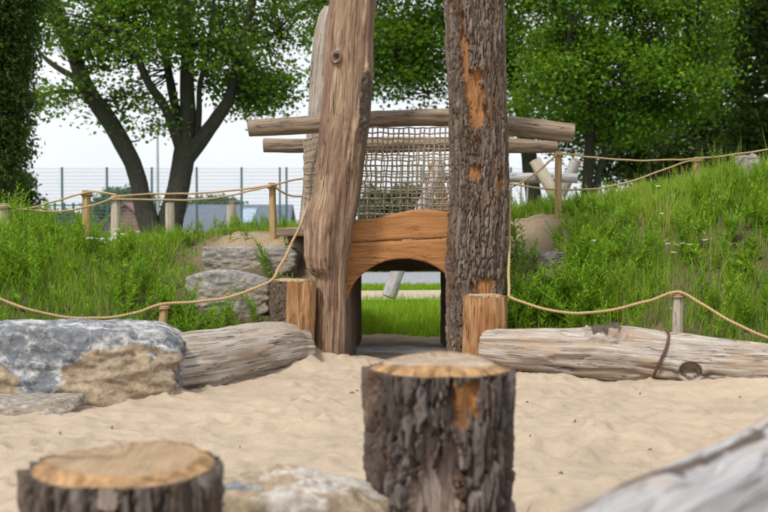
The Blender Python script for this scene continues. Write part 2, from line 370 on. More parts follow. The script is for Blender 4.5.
M['path'] = mat_sand('path_sand', (0.50, 0.42, 0.31), 60)
def mat_mound():
    a = Mat('mound_soil', 0.95, 0.1); v = a.obj(); n = a.noise(v, 3.5, 6, 0.6); f = a.noise(v, 60, 4, 0.7)
    sand = a.ramp(f, [(0.3, (0.30, 0.225, 0.145)), (0.6, (0.47, 0.36, 0.24))])
    soil = a.ramp(f, [(0.3, (0.075, 0.06, 0.032)), (0.6, (0.17, 0.135, 0.085))])
    col = a.mix(a.attr('m1'), soil, sand)
    a.bump(f, 0.8, 0.03); return a.col(col)
M['mound'] = mat_mound()
def mat_ground():
    a = Mat('meadow_ground', 0.95, 0.1); v = a.obj(); n = a.noise(v, 0.8, 6, 0.65); f = a.noise(v, 30, 4, 0.7)
    col = a.mix(n, (0.05, 0.10, 0.015), (0.12, 0.19, 0.03)); col = a.mix(a.ramp(f, [(0.45, 0.0), (0.75, 0.6)]), col, (0.15, 0.15, 0.06))
    a.bump(f, 0.8, 0.03); return a.col(col)
M['ground'] = mat_ground()
M['gravel'] = m_plain('grey_gravel', (0.30, 0.31, 0.345), 0.5, 26, 0.9, 0.2, 0.8)
M['grass'] = m_leaf('grass_blades', [(0.0, (0.065, 0.150, 0.008)), (0.35, (0.125, 0.270, 0.011)), (0.75, (0.215, 0.390, 0.018)), (0.93, (0.30, 0.43, 0.035)), (1.0, (0.42, 0.37, 0.13))], 0.40)
M['lawn'] = m_leaf('lawn_blades', [(0.0, (0.13, 0.265, 0.008)), (0.5, (0.215, 0.395, 0.012)), (1.0, (0.33, 0.48, 0.04))], 0.4)
M['weed'] = m_leaf('weed_leaves', [(0.0, (0.045, 0.130, 0.012)), (0.5, (0.150, 0.320, 0.016)), (1.0, (0.31, 0.48, 0.03))], 0.38)
M['leaf_tree'] = m_leaf('tree_leaves', [(0.0, (0.020, 0.065, 0.006)), (0.5, (0.062, 0.165, 0.009)), (1.0, (0.165, 0.31, 0.018))], 0.34)
M['leaf_bright'] = m_leaf('bright_leaves', [(0.0, (0.024, 0.080, 0.006)), (0.5, (0.082, 0.205, 0.010)), (1.0, (0.20, 0.36, 0.020))], 0.34)
M['leaf_dark'] = m_leaf('dark_leaves', [(0.0, (0.010, 0.030, 0.006)), (0.5, (0.022, 0.060, 0.009)), (1.0, (0.045, 0.10, 0.014))], 0.22)
M['leaf_far'] = m_leaf('far_leaves', [(0.0, (0.035, 0.07, 0.035)), (0.5, (0.06, 0.105, 0.055)), (1.0, (0.10, 0.15, 0.075))], 0.25)
M['tree_bark'] = m_bark('tree_bark', (0.034, 0.034, 0.025), (0.095, 0.09, 0.068), (0.18, 0.17, 0.135), warm=(0.06, 0.065, 0.04))
M['petal'] = m_plain('white_petals', (0.80, 0.80, 0.76), 0.08, 40, 0.7, 0.2, 0)
M['brick'] = m_plain('red_brick', (0.24, 0.125, 0.10), 0.2, 3, 0.9, 0.2, 0)
M['roof_red'] = m_plain('red_tiles', (0.27, 0.13, 0.11), 0.2, 3, 0.85, 0.2, 0)
M['roof_grey'] = m_plain('grey_tiles', (0.12, 0.14, 0.185), 0.15, 3, 0.8, 0.3, 0)
M['plaster'] = m_plain('plaster', (0.30, 0.32, 0.36), 0.1, 3, 0.9, 0.2, 0)
M['glass'] = m_plain('window_glass', (0.05, 0.06, 0.08), 0.1, 2, 0.15, 0.6, 0)
M['panel'] = m_plain('solar_glass', (0.30, 0.40, 0.52), 0.1, 2, 0.15, 0.6, 0)
M['debris'] = m_plain('bark_debris', (0.17, 0.12, 0.08), 0.4, 60, 0.9)

# ------------------------------------------------------------------ terrain
XL, XR = -0.38, 0.66            # tunnel slot
def mound_h(x, y):
    x = np.asarray(x, float); y = np.asarray(y, float)
    foot = np.where(x < 0.1, 7.95 - 0.28 * np.clip(-x - 0.6, 0, 3), 7.95 - 0.10 * np.clip(x - 1.0, 0, 4))
    foot = foot + 0.25 * sm(0.9, 0.2, np.abs(x - 0.1))
    crest = np.where(x < 0.1, 0.80 + 0.13 * sm(-1.9, -0.9, x), 1.02 + 0.15 * np.clip(x - 1.3, 0, 4))
    t = np.clip((y - foot) / 1.95, 0, 1); up = 1 - (1 - t) ** 1.25
    h = crest * up * sm(13.6, 11.4, y) + 0.10 * sm(-0.1, 0.0, y - foot)
    p = np.stack([x, y, np.zeros_like(x)], -1).reshape(-1, 3)
    nz = fbm(p * 1.7, 4, 3).reshape(x.shape) * 0.08 + fbm(p * 9, 3, 9).reshape(x.shape) * 0.02
    h = h + nz * sm(-0.1, 0.5, y - foot)
    h = np.where(y < foot - 0.1, -0.25, h - 0.22 * sm(0.0, -0.1, y - foot))
    slot = sm(XL - 0.05, XL, x) * sm(XR + 0.05, XR, x)
    h = h * (1 - slot) - 0.3 * slot
    back = sm(13.2, 13.7, y); return h * (1 - back) - 0.3 * back
def bare(x, y):
    """1 where the mound shows bare sand"""
    p = np.stack([x, y, np.zeros_like(x)], -1).reshape(-1, 3)
    n = fbm(p * 1.6, 4, 21).reshape(x.shape)
    b = sm(0.95, 0.55, np.abs(x - 0.1)) * 1.2
    b = np.maximum(b, sm(0.75, 0.3, np.hypot((x + 1.0) / 1.0, (y - 9.5) / 1.0)))
    b = np.maximum(b, sm(0.95, 0.5, np.hypot((x - 1.2) / 0.78, (y - 9.5) / 0.85)))
    b = np.maximum(b, sm(1.0, 0.6, np.hypot((x - 1.2) / 0.42, (y - 8.9) / 0.45)))
    b = np.maximum(b, np.where(x > 0, sm(8.25, 8.02, y) * sm(2.6, 1.4, x), 0))
    b = np.maximum(b, np.where(x > 0.8, sm(0.5, 0.7, n), 0) * 0.3)
    return np.clip(b + n * 0.3, 0, 1)

def sheet(name, xs, ys, hf, mat, kind='structure', attrs=None):
    X, Y = np.meshgrid(xs, ys); Z = hf(X, Y)
    V = np.stack([X, Y, Z], -1).reshape(-1, 3)
    q = grid_quads(len(ys), len(xs), False)
    at = {k: f(X, Y).ravel() for k, f in (attrs or {}).items()}
    return tag(mk(name, V, q, mat=mat, loc=(0, 0, 0), attrs=at), kind=kind)

def far_h(X, Y):
    return -0.06 - 4.2 * sm(64, 95, Y) - 4 * sm(130, 700, Y) + 0.0 * X
gx = np.concatenate([np.linspace(-900, -60, 18), np.linspace(-50, 50, 51), np.linspace(60, 900, 18)])
gy = np.concatenate([np.linspace(-30, 8, 8), np.linspace(9, 100, 92), np.linspace(110, 1500, 40)])
sheet('ground', gx, gy, far_h, M['ground'])

FOOT = []
for _ in range(620):
    FOOT.append((random.uniform(-4.2, 4.2), random.uniform(3.2, 8.2), random.uniform(0.05, 0.13), random.uniform(0.5, 1.0), random.uniform(0, 3.14)))
def sand_h(X, Y):
    p = np.stack([X, Y, 0 * X], -1).reshape(-1, 3)
    h = fbm(p * np.array([0.8, 0.8, 1]), 3, 40).reshape(X.shape) * 0.05 + fbm(p * 4, 4, 50, 0.6).reshape(X.shape) * 0.023
    for fx, fy, fr, fa, an in FOOT:
        m = (np.abs(X - fx) < 0.5) & (np.abs(Y - fy) < 0.5)
        if not m.any(): continue
        dx, dy = X[m] - fx, Y[m] - fy
        u = dx * math.cos(an) + dy * math.sin(an); v = (-dx * math.sin(an) + dy * math.cos(an)) * 1.7
        d = np.hypot(u, v) / fr
        h[m] += fa * 0.024 * (-np.exp(-d ** 2 * 1.3) + 0.8 * np.exp(-(d - 1.5) ** 2 * 4))
    h += 0.10 * sm(0.9, 0.2, np.hypot(X - 0.95, (Y - 8.2))) + 0.05 * sm(0.7, 0.2, np.hypot(X + 0.5, Y - 8.1))
    h += 0.035 * sm(0.5, 0.0, np.abs(Y - 7.15 + 0.08 * X) ) * sm(0.5, 1.2, X)
    return h
sy = np.concatenate([np.linspace(-4, 3, 15), np.linspace(3.05, 8.7, 330), np.linspace(8.75, 10.42, 60)])
sx = np.concatenate([np.linspace(-9, -4.2, 14), np.linspace(-4.1, 4.1, 380), np.linspace(4.2, 9, 14)])
sheet('sand', sx, sy, sand_h, M['sand'])
mx_ = np.unique(np.concatenate([np.linspace(-9, -4.6, 12), np.linspace(-4.5, 5.5, 240), np.linspace(XL - 0.07, XL + 0.02, 6), np.linspace(XR - 0.02, XR + 0.07, 6), np.linspace(5.6, 9, 10)]))
my_ = np.linspace(6.5, 13.9, 190)
sheet('mound', mx_, my_, mound_h, M['mound'], attrs={'m1': bare})
def strip(name, y0, y1, z, mat, x0=-30, x1=30, amp=0.25):
    xs = np.linspace(x0, x1, 120); ys = np.linspace(0, 1, 6)
    X, T = np.meshgrid(xs, ys); Y = y0 + (y1 - y0) * T + amp * np.sin(X * 0.7 + 1) * (1 - T) + amp * np.sin(X * 0.5) * T
    return tag(mk(name, np.stack([X, Y, np.full_like(X, z)], -1).reshape(-1, 3), grid_quads(6, 120, False), mat=mat, loc=(0, 0, 0)), kind='structure')
strip('path', 15.2, 17.6, -0.03, M['path'])
strip('gravel', 19.0, 24.0, -0.03, M['gravel'])

# ------------------------------------------------------------------ bark and wood relief
def bark_disp(depth, cell=0.035, stretch=0.22, seed=0, lump=0.01):
    def f(th, s, lc):
        p = lc * np.array([1, 1, stretch]) / cell
        wp = np.stack([fbm(lc * np.array([20, 20, 5]), 3, seed + q, 0.55) for q in (1, 2, 3)], 1) * np.array([0.8, 0.8, 0.5])
        f1, f2, idc = worley(p + wp, seed)
        g1, g2, id2 = worley(lc * np.array([1, 1, stretch * 1.3]) / cell * 1.7 + wp * 0.5, seed + 50)
        PLATE['pl'] = idc * 0.65 + id2 * 0.35
        ridge = sm(0.02, 0.24, f2 - f1); flake = (id2 - 0.5) * 0.22 * sm(0.0, 0.12, g2 - g1) - 0.12 * sm(0.12, 0.0, g2 - g1)
        nz = fbm(lc * np.array([80, 80, 14]), 3, seed + 8, 0.55); big = fbm(lc * np.array([5, 5, 2.2]), 3, seed + 4)
        return depth * (ridge * (0.75 + 0.45 * idc) - 0.6) + depth * flake * ridge + nz * depth * 0.22 + big * lump
    return f
def wood_disp(amp=0.006, lump=0.012, seed=0, fl=1.0):
    def f(th, s, lc):
        g = fbm(lc * np.array([26, 26, 2.0]) * fl, 4, seed); big = fbm(lc * np.array([5, 5, 1.3]) * fl, 3, seed + 5)
        ck = -sm(0.30, 0.42, np.abs(fbm(lc * np.array([16, 16, 1.1]), 3, seed + 9))) * amp * 2.0
        return g * amp + big * lump + ck
    return f
def blob(th, s, t0, s0, dt, ds):
    a = np.angle(np.exp(1j * (th - t0))); return np.hypot(a / dt, (s - s0) / ds)

# ------------------------------------------------------------------ climbing tower over the tunnel
D_L, D_R = 8.2, 8.32
tower = thing('climbing_tower', (0.1, 8.7, 0), 'rustic log tower with two thick upright trunks, crossbeams and rope net over a tunnel', 'play structure')

# left trunk, bark stripped, with the notch low on its left
prof = [(395, 330, 16.5), (354, 330.3, 15.8), (293, 331.5, 15.8), (268, 332, 16.4), (252, 333, 17), (240, 334, 18), (225, 335, 19.5), (211, 336.3, 20.8),
        (195, 337.2, 22.6), (175, 339, 24), (156, 341, 24.6), (117, 345.6, 25), (78, 348, 24.2), (39, 349.3, 23.4), (0, 353, 23), (-60, 357, 22.3), (-110, 361, 21)]
pL = [P(x, y, D_L) for y, x, r in prof]; rL = [pm(r, D_L) for y, x, r in prof]
zL0 = pL[0][2]
def sL(py): return P(0, py, D_L)[2] - zL0
def dispL(th, s, lc):
    e = 0.5 * fbm(lc * np.array([22, 22, 0.01]), 3, 14)          # slab of wood left standing on the left, broken off below
    amt = np.interp(s, [sL(v) for v in (279, 275, 268, 258, 240, 225, 211, 195, 178)], [0, 4, 9.5, 12.3, 12.7, 12, 9.5, 3, 0])
    slab = pm(1, D_L) * np.where(s < sL(273) + 0.22 * e, amt * 0.25, amt) * sm(0.0, 0.62, -np.cos(th) - 0.25 * np.sin(th) + 0.25 * e)
    d = wood_disp(0.006, 0.009, 3)(th, s, lc) + slab
    k = blob(th, s, -2.03, 2.57, 0.24, 0.05)      # branch knot
    d += 0.028 * np.exp(-(k - 0.75) ** 2 * 7) - 0.014 * np.exp(-k * k * 6)
    b = sm(1.1, 0.75, blob(th, s, -0.62, 2.25, 0.42, 0.30) + 0.25 * fbm(lc * 9, 2, 4))
    d += b * (0.012 + bark_disp(0.018, 0.03, 0.3, 6)(th, s, lc))
    return d
def maskL(th, s, lc):
    k = blob(th, s, -2.03, 2.57, 0.24, 0.05); n = fbm(lc * np.array([9, 9, 2.5]), 3, 77)
    b = sm(1.15, 0.75, blob(th, s, -0.62, 2.25, 0.42, 0.30) + 0.3 * n)
    b = np.maximum(b, 0.6 * sm(1.1, 0.7, blob(th, s, -0.1, 1.4, 0.35, 1.3) + 0.5 * n))
    m1 = sm(0.0, 0.35, fbm(lc * np.array([9, 9, 1.1]), 4, 60) - 0.02) * 0.6
    return m1, np.maximum(b, 0.85 * sm(0.9, 0.3, k) + 0.7 * np.exp(-(k - 0.95) ** 2 * 30))
o = log_part('trunk', pL, rL, 600, 150, M['trunk_bare'], tower, dispL, maskL, linear=True, cap1=True, cap_mat=M['cut_tan'])
o['label'] = 'leaning upright trunk stripped of bark with a round knot'

# right trunk, bark on, torn patches
prof = [(385, 477.5, 30), (330, 477, 29.5), (250, 476, 29), (195, 479.5, 28.6), (117, 478, 27.4), (39, 475.3, 28.4), (0, 474.8, 28.6), (-60, 474, 28), (-120, 473, 27)]
pR = [P(x, y, D_R) for y, x, r in prof]; rR = [pm(r, D_R) for y, x, r in prof]
zR0 = pR[0][2]
def sR(py): return P(0, py, D_R)[2] - zR0
_bR = bark_disp(0.024, 0.030, 0.085, 20, 0.012)
def woundR(th, s, lc):
    n = fbm(lc * np.array([22, 22, 7]), 4, 31, 0.65) * 0.75
    a = blob(th, s, -1.76, sR(98), 0.38, 0.24); a = np.minimum(a, blob(th, s, -2.05, sR(60), 0.17, 0.24))
    b = blob(th, s, -1.84, sR(173), 0.19, 0.065); c = blob(th, s, -0.95, sR(186), 0.16, 0.10)
    e = blob(th, s, -1.3, sR(285), 0.5, 0.06)
    return np.minimum(np.minimum(a, b), np.minimum(c, e)) + n
def dispR(th, s, lc):
    wq = sm(1.08, 0.9, woundR(th, s, lc)); d = _bR(th, s, lc)
    lip = np.exp(-blob(th, s, -1.7, sR(74), 0.30, 0.075) ** 2 * 1.6)
    fib = fbm(lc * np.array([40, 40, 7]), 3, 71) * 0.014
    return d * (1 - wq) + wq * (-0.030 + fib) + lip * (0.035 + 0.03 * fbm(lc * 22, 3, 72)) + 0.03 * np.exp(-blob(th, s, -2.5, sR(108), 0.3, 0.07) ** 2 * 2)
def maskR(th, s, lc): return sm(1.05, 0.92, woundR(th, s, lc)), np.zeros_like(th)
o = log_part('trunk', pR, rR, 520, 240, M['bark'], tower, dispR, maskR, cap1=True, cap_mat=M['cut_tan'])
o['label'] = 'thick upright trunk in furrowed bark with torn orange patches'

# back trunks
prof = [(300, 305, 13), (200, 313, 12.5), (120, 318.5, 11.5), (70, 322, 11), (40, 325, 11.0), (18, 328.5, 9.5), (9, 330, 6), (6, 330.5, 2.5)]
o = log_part('trunk', [P(x, y, 9.75) for y, x, r in prof], [pm(r, 9.75) for y, x, r in prof], 160, 48, M['trunk_back'], tower, wood_disp(0.006, 0.02, 41))
o['label'] = 'slim silver weathered trunk with a rounded top behind the stripped trunk'
prof = [(300, 478, 13), (200, 481, 13), (120, 484, 12), (70, 487, 12), (45, 489, 10), (36, 489, 3)]
log_part('trunk', [P(x, y, 9.75) for y, x, r in prof], [pm(r, 9.75) for y, x, r in prof], 120, 40, M['trunk_back'], tower, wood_disp(0.006, 0.02, 43))
# crossbeams
prof = [(249, 128.5, 8.2), (300, 125, 8.2), (345, 121, 8.6), (400, 118.0, 8.6), (450, 118.5, 9), (505, 125, 9.6), (540, 129.5, 10.4), (573, 133.5, 9.8)]
log_part('crossbeam', [P(x, y, 8.72) for x, y, r in prof], [pm(r, 8.72) for x, y, r in prof], 170, 40, M['beam'], tower, wood_disp(0.004, 0.012, 51), ref=(0, 0, 1), cap0=True, cap1=True, cap_mat=M['cut_tan'])
prof = [(264, 145, 7), (320, 146, 7), (400, 145, 7.4), (470, 144, 7.2), (520, 145.5, 7.3), (557, 146.8, 6.4)]
log_part('crossbeam', [P(x, y, 9.9) for x, y, r in prof], [pm(r, 9.9) for x, y, r in prof], 150, 36, M['beam'], tower, wood_disp(0.004, 0.014, 53), ref=(0, 0, 1), cap0=True, cap1=True, cap_mat=M['cut_tan'])

# two shaped boards across the tunnel mouth
def board(name, x0, x1, top, bot, y0, y1, seed):
    n, k = 70, 16
    xs = np.linspace(x0, x1, n); B = Bag(); zt, zb = top(xs), bot(xs)
    prof = []
    for j in range(k): prof.append((0, j / (k - 1)))
    t = np.linspace(0, 1, k); rows = []
    e = 0.008
    loop_t = np.concatenate([t, t[::-1]])
    V = []
    for i in range(n):
        z = zb[i] + (zt[i] - zb[i]) * t
        yy = np.where((t < 0.02) | (t > 0.98), y0 + e, y0)
        V.append(np.concatenate([np.stack([np.full(k, xs[i]), yy, z], 1), np.stack([np.full(k, xs[i]), np.where((t < .02) | (t > .98), y1 - e, y1), z], 1)[::-1]]))
    V = np.vstack(V); m = 2 * k
    V[:, 1] += fbm(V * np.array([3, 1, 26]), 3, seed) * 0.004
    q = grid_quads(n, m)[:, ::-1]
    ends = [[i, i + 1, m - 2 - i, m - 1 - i] for i in range(k - 1)]
    off = (n - 1) * m; ends2 = [[off + m - 1 - i, off + m - 2 - i, off + i + 1, off + i] for i in range(k - 1)]
    q = np.vstack([q, ends, ends2])
    lc = np.stack([V[:, 2] + 0.05 * fbm(V * 2.2, 2, seed + 2), V[:, 1], V[:, 0] + seed], 1)
    kn = np.hypot((V[:, 0] - 0.40) / 0.07, (V[:, 2] - (zt.max() - 0.09)) / 0.045) if seed == 1 else np.full(len(V), 9.0)
    return mk(name, V, q, mat=M['board'], parent=tower, attrs={'lc': lc, 'm1': np.exp(-kn ** 2 * 0.8) * 0.8, 'm2': np.zeros(len(V))})
BY0, BY1 = 8.36, 8.44
def zat(py): return P(384, py, BY0)[2]
bx0, bx1 = P(335, 250, BY0)[0], P(462, 250, BY0)[0]
def pxof(x): return 384 + x * F / BY0
up_top = lambda x: np.interp(pxof(x), [335, 352, 372, 390, 408, 424, 436, 448, 462], [zat(v) for v in (222, 220.5, 218.5, 214.5, 210.5, 209, 210, 212, 213)])
seam = lambda x: np.interp(pxof(x), [335, 462], [zat(243), zat(237.5)])
arch_px = [335, 349.5, 354, 360, 367, 376, 386, 396, 406, 416, 426, 435, 442, 447, 462]
arch_py = [330, 292, 283, 276.5, 270.5, 265, 261, 259.3, 258.8, 260, 262.5, 266.5, 271, 276, 300]
arch = lambda x: np.interp(pxof(x), arch_px, [zat(v) for v in arch_py])
o = board('board', bx0, bx1, up_top, lambda x: seam(x) + 0.003, BY0, BY1, 1); o['label'] = 'wavy upper board'
o = board('board', bx0, bx1, lambda x: seam(x) - 0.003, lambda x: np.minimum(arch(x), seam(x) - 0.03), BY0 + 0.004, BY1, 2); o['label'] = 'lower board with arched cutout'

# rope nets
def net(p00, p10, p01, p11, nu, nv, seed, label=None, r=0.0065):
    B = Bag(); p00, p10, p01, p11 = map(np.asarray, (p00, p10, p01, p11))
    nrm = np.cross(p10 - p00, p01 - p00); nrm = nrm / np.linalg.norm(nrm)
    def pt(u, v):
        u = np.asarray(u, float); v = np.asarray(v, float)
        b = p00 + (p10 - p00) * u[:, None] * (1 - v[:, None]) + (p01 - p00) * v[:, None] * (1 - u[:, None]) + (p11 - p00) * (u * v)[:, None]
        q = np.stack([u * nu * 0.5, v * nv * 0.5, np.full_like(u, seed)], 1)
        cc = p10 - p00; cc = cc / np.linalg.norm(cc)
        return b + (nrm * 0.05 * (np.sin(u * 3.14) * np.sin(v * 3.14))[:, None]) + np.array([0, 0, 1.0]) * (perlin(q, 3) * 0.012)[:, None] \
            + cc * (perlin(q + 9, 5) * 0.014)[:, None] - np.array([0, 0, 1.0]) * (0.018 * np.sin(u * 3.14) * v)[:, None]
    t = np.linspace(0, 1, 4 * max(nu, nv) + 1)
    for i in range(nu + 1):
        p = pt(np.full_like(t, i / nu), t); p = p + nrm * (np.cos(t * nv * math.pi) * 0.004)[:, None]
        B.add(*tube_arrays(p, r, 5))
    for j in range(nv + 1):
        p = pt(t, np.full_like(t, j / nv)); p = p - nrm * (np.cos(t * nu * math.pi) * 0.004)[:, None]
        B.add(*tube_arrays(p, r, 5))
    o = B.build('rope_net', M['net'], tower)
    if label: o['label'] = label
net(P(348, 226, 8.66), P(452, 226, 8.66), P(352, 126, 8.66), P(456, 126, 8.66), 20, 18, 1)
net(P(318, 222, 9.86), P(474, 222, 9.86), P(318, 148, 9.86), P(474, 148, 9.86), 19, 9, 2)
net(P(304, 214, 9.7), P(330, 222, 8.4), P(304, 140, 9.7), P(332, 126, 8.4), 18, 13, 4)

# ------------------------------------------------------------------ tunnel lining
tun = thing('tunnel', (0.1, 9.2, 0), 'dark low timber-lined crawl tunnel through the mound below the arched board', 'tunnel')
zr = P(0, 256, 8.5)[2] + 0.02
for side, x0, x1 in ((0, XL + 0.055, XL + 0.10), (1, XR - 0.055, XR - 0.06)):
    for i in range(10):
        y = 8.60 + i * 0.137; xx = x0 + (x1 - x0) * i / 9
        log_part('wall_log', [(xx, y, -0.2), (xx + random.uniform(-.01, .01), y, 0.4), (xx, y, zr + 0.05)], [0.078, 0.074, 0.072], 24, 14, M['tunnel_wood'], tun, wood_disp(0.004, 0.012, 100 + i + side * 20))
for i in range(8):
    y0 = 8.46 + i * 0.175
    V = boxv(XL - 0.02, XR + 0.02, y0, y0 + 0.165, zr, zr + 0.07)
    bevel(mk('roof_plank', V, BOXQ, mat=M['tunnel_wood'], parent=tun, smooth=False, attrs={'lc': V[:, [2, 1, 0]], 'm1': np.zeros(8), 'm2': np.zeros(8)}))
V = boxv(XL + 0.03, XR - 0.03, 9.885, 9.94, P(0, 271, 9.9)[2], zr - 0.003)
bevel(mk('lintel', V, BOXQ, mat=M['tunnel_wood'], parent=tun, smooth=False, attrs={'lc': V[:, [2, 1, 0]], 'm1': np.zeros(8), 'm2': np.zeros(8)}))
log_part('threshold_log', [(XL + .02, 8.95, -0.01), (0.1, 8.93, 0.0), (XR - .02, 8.97, -0.015)], [0.062, 0.066, 0.06], 40, 20, M['grey_wood'], tun, wood_disp(0.004, 0.012, 140), ref=(0, 0, 1))
# long deck planks resting over the tunnel, their ends reach past the trunks
for k, (y0, zt) in enumerate(((8.95, 0.0), (9.17, 0.004), (9.39, -0.003), (9.61, 0.002))):
    a, b = P(277, 232, 9.0), P(516, 232, 9.0)
    V = boxv(a[0] + (0, .05, .02, .08)[k], b[0] - (0, .03, .06, .02)[k], y0, y0 + 0.20, a[2] - 0.035 + zt, a[2] + 0.035 + zt)
    bevel(mk('deck_plank', V, BOXQ, mat=M['beam'], parent=tun, smooth=False, attrs={'lc': V[:, [2, 1, 0]] + k, 'm1': np.zeros(8), 'm2': np.zeros(8)}), 0.012)

# ------------------------------------------------------------------ lying logs and stumps
def lying_log(name, pts, radii, mat, label, cat='log', nr=220, ns=96, disp=None, mask=None, cap=(True, True), group=None, cut=None):
    p = np.asarray(pts); t = thing(name, (p[:, 0].mean(), p[:, 1].mean(), 0), label, cat, group)
    log_part('stem', pts, radii, nr, ns, mat, t, disp, mask, ref=(0, 0, 1), cap0=cap[0], cap1=cap[1], cap_mat=cut or M['cut_pale'], cap_parent=t)
    return t
# left log: runs from behind the boulder to the stump beside the trunk
def P0(px, py, d): return P(px, py, d)
lp = [P(305, 346, 8.02), P(285, 347, 7.92), P(240, 355, 7.6), P(195, 364, 7.22), P(160, 368, 7.05), P(110, 371, 6.85)]
def dl(th, s, lc):
    d = wood_disp(0.006, 0.03, 61)(th, s, lc)
    k = blob(th, s, 0.9, 0.25, 0.2, 0.05); return d + 0.02 * np.exp(-(k - .8) ** 2 * 6) - 0.02 * np.exp(-k * k * 5)
def ml(th, s, lc):
    n = fbm(lc * np.array([6, 6, 2]), 3, 62)
    return sm(0.15, 0.4, n) * 0.5, sm(0.9, 0.4, blob(th, s, 0.9, 0.25, 0.22, 0.055)) * 0.7 + 0.55 * sm(0.25, 0.45, fbm(lc * np.array([12, 12, 4]), 3, 66)) * sm(-.2, .6, -np.cos(th))
lying_log('fallen_log', lp, [pm(x, 7.6) for x in (21, 26, 29, 31, 31, 30)], M['pale_log'], 'pale barkless log half sunk in sand between the large boulder and a stump', disp=dl, mask=ml)
# right log: long, with a knot and a strap
rp = [P(484, 347, 7.75), P(500, 349, 7.7), P(560, 353, 7.55), P(620, 355, 7.42), P(680, 361, 7.3), P(740, 365, 7.22), P(860, 368, 7.1)]
rr = [pm(x, 7.45) for x in (17, 21, 25.5, 26.5, 26, 23.5, 22)]
def srx(px): return np.interp(px, [484, 500, 560, 620, 680, 740, 860], np.concatenate([[0], np.cumsum(np.linalg.norm(np.diff(np.array(rp), axis=0), axis=1))]))
FRONT = -math.pi / 2
_t = np.array(rp[-1]) - np.array(rp[0]); _t = _t / np.linalg.norm(_t)
_n1 = np.array([0, 0, 1.]) - _t * _t[2]; _n2 = np.cross(_t, _n1)
FR = math.atan2(np.dot(_n2, [0, -1, 0]), np.dot(_n1, [0, -1, 0]))       # angle on the log that faces the sandpit
def dr(th, s, lc):
    d = wood_disp(0.008, 0.03, 81)(th, s, lc)
    k = blob(th, s, FR * 1.12, srx(690), 0.34, 0.075)
    d += 0.030 * np.exp(-(k - 1.1) ** 2 * 9) - 0.055 * sm(0.82, 0.62, k)
    m = sm(1.1, 0.5, blob(th, s, FR * 0.35, srx(606), 0.6, 0.17) + 0.3 * fbm(lc * 18, 3, 83))
    d += m * (0.025 + 0.05 * fbm(lc * np.array([24, 24, 14]), 4, 84))
    return d + 0.02 * np.exp(-blob(th, s, FR * 0.8, srx(575), 0.7, 0.2) ** 2)
def mr(th, s, lc):
    n = fbm(lc * np.array([8, 8, 2.4]), 3, 85)
    k = blob(th, s, FR * 1.12, srx(690), 0.34, 0.075)
    m1 = 1.3 * sm(0.8, 0.6, k) + sm(1.2, 0.6, blob(th, s, FR * 1.2, srx(650), 0.5, 0.09) + n * 0.8) * 0.8 + sm(1.1, 0.5, blob(th, s, FR * .8, srx(592), 0.3, 0.07) + n) * 0.7
    m1 = m1 + 0.75 * sm(0.1, 0.4, n + 0.22 * (1 - np.cos(th)) - 0.12)
    m2 = sm(1.0, 0.55, blob(th, s, FR * 0.22, srx(606), 0.38, 0.15) + 0.5 * fbm(lc * 20, 3, 86)) * 0.95
    m2 = np.maximum(m2, 0.85 * np.exp(-(k - 0.85) ** 2 * 60))
    return np.clip(m1, 0, 1), m2
rlog = lying_log('fallen_log', rp, rr, M['pale_log'], 'long silver grey log lying below the right grass bank, with an open knot and strap', nr=420, ns=110, disp=dr, mask=mr)
# strap around the right log
sc = P(661, 359, 7.335); B = Bag(); th = np.linspace(0, 2 * math.pi, 60)
tdir = (np.array(rp[4]) - np.array(rp[3])); tdir /= np.linalg.norm(tdir)
tdir = tdir + np.array([0, 0, -0.16]); tdir /= np.linalg.norm(tdir)
n1 = np.array([0, 0, 1.]); n1 -= tdir * n1.dot(tdir); n1 /= np.linalg.norm(n1); n2 = np.cross(tdir, n1)
B.add(*tube_arrays(sc + (np.cos(th)[:, None] * n1 + np.sin(th)[:, None] * n2) * (pm(26.5, 7.35) + 0.012) + tdir * (0.02 * np.sin(th * 2))[:, None], 0.010, 8, tdir))
o = B.build('strap', M['strap'], rlog)
# stumps standing by the trunks
def stump(name, px, d, z_top, r, mat, label, seed, disp=None, mask=None, cut=None, chamfer=0.012, lean=(0, 0), nr=150, ns=130, rb=1.0, group=None):
    b = P(px, 222, d); x, y = b[0], b[1]
    t = thing(name, (x, y, 0), label, 'stump', group)
    pts = [(x - lean[0], y - lean[1], -0.15), (x, y, z_top * 0.5), (x + lean[0], y + lean[1], z_top)]
    log_part('bark', pts, [r * rb, r * (rb + 1) / 2, r], nr, ns, mat, t, disp, mask, cap1=True, cap_mat=cut or M['cut_pale'], cap_parent=t, chamfer=chamfer, cap_name='cut_top', capseed=seed)
    return t
def m_ls(th, s, lc):
    n = fbm(lc * np.array([8, 8, 3]), 3, 91)
    a = np.angle(np.exp(1j * (th + 2.45)))
    zz = s - 0.15
    return 0 * th, np.clip(sm(0.72, 0.6, np.abs(a) + 0.15 * n) * sm(0.27, 0.30, zz + 0.05 * n) + sm(0.2, 0.3, n) * 0.3, 0, 1)
def d_ls(th, s, lc):
    b = m_ls(th, s, lc)[1]; zz = s - 0.15
    cutout = sm(-1.25, -1.5, np.angle(np.exp(1j * th))) * sm(0.33, 0.29, zz) * sm(-3.1, -2.9, np.angle(np.exp(1j * th)))
    return wood_disp(0.008, 0.02, 92)(th, s, lc) + b * (0.008 + 0.8 * bark_disp(0.018, 0.03, 0.25, 93)(th, s, lc)) - 0.05 * cutout
stump('stump', 293, 8.07, P(0, 281, 8.05)[2], pm(22.5, 8.07), M['stump_wood'], 'short split stump with bark on its left side, beside the stripped trunk', 3, d_ls, m_ls)
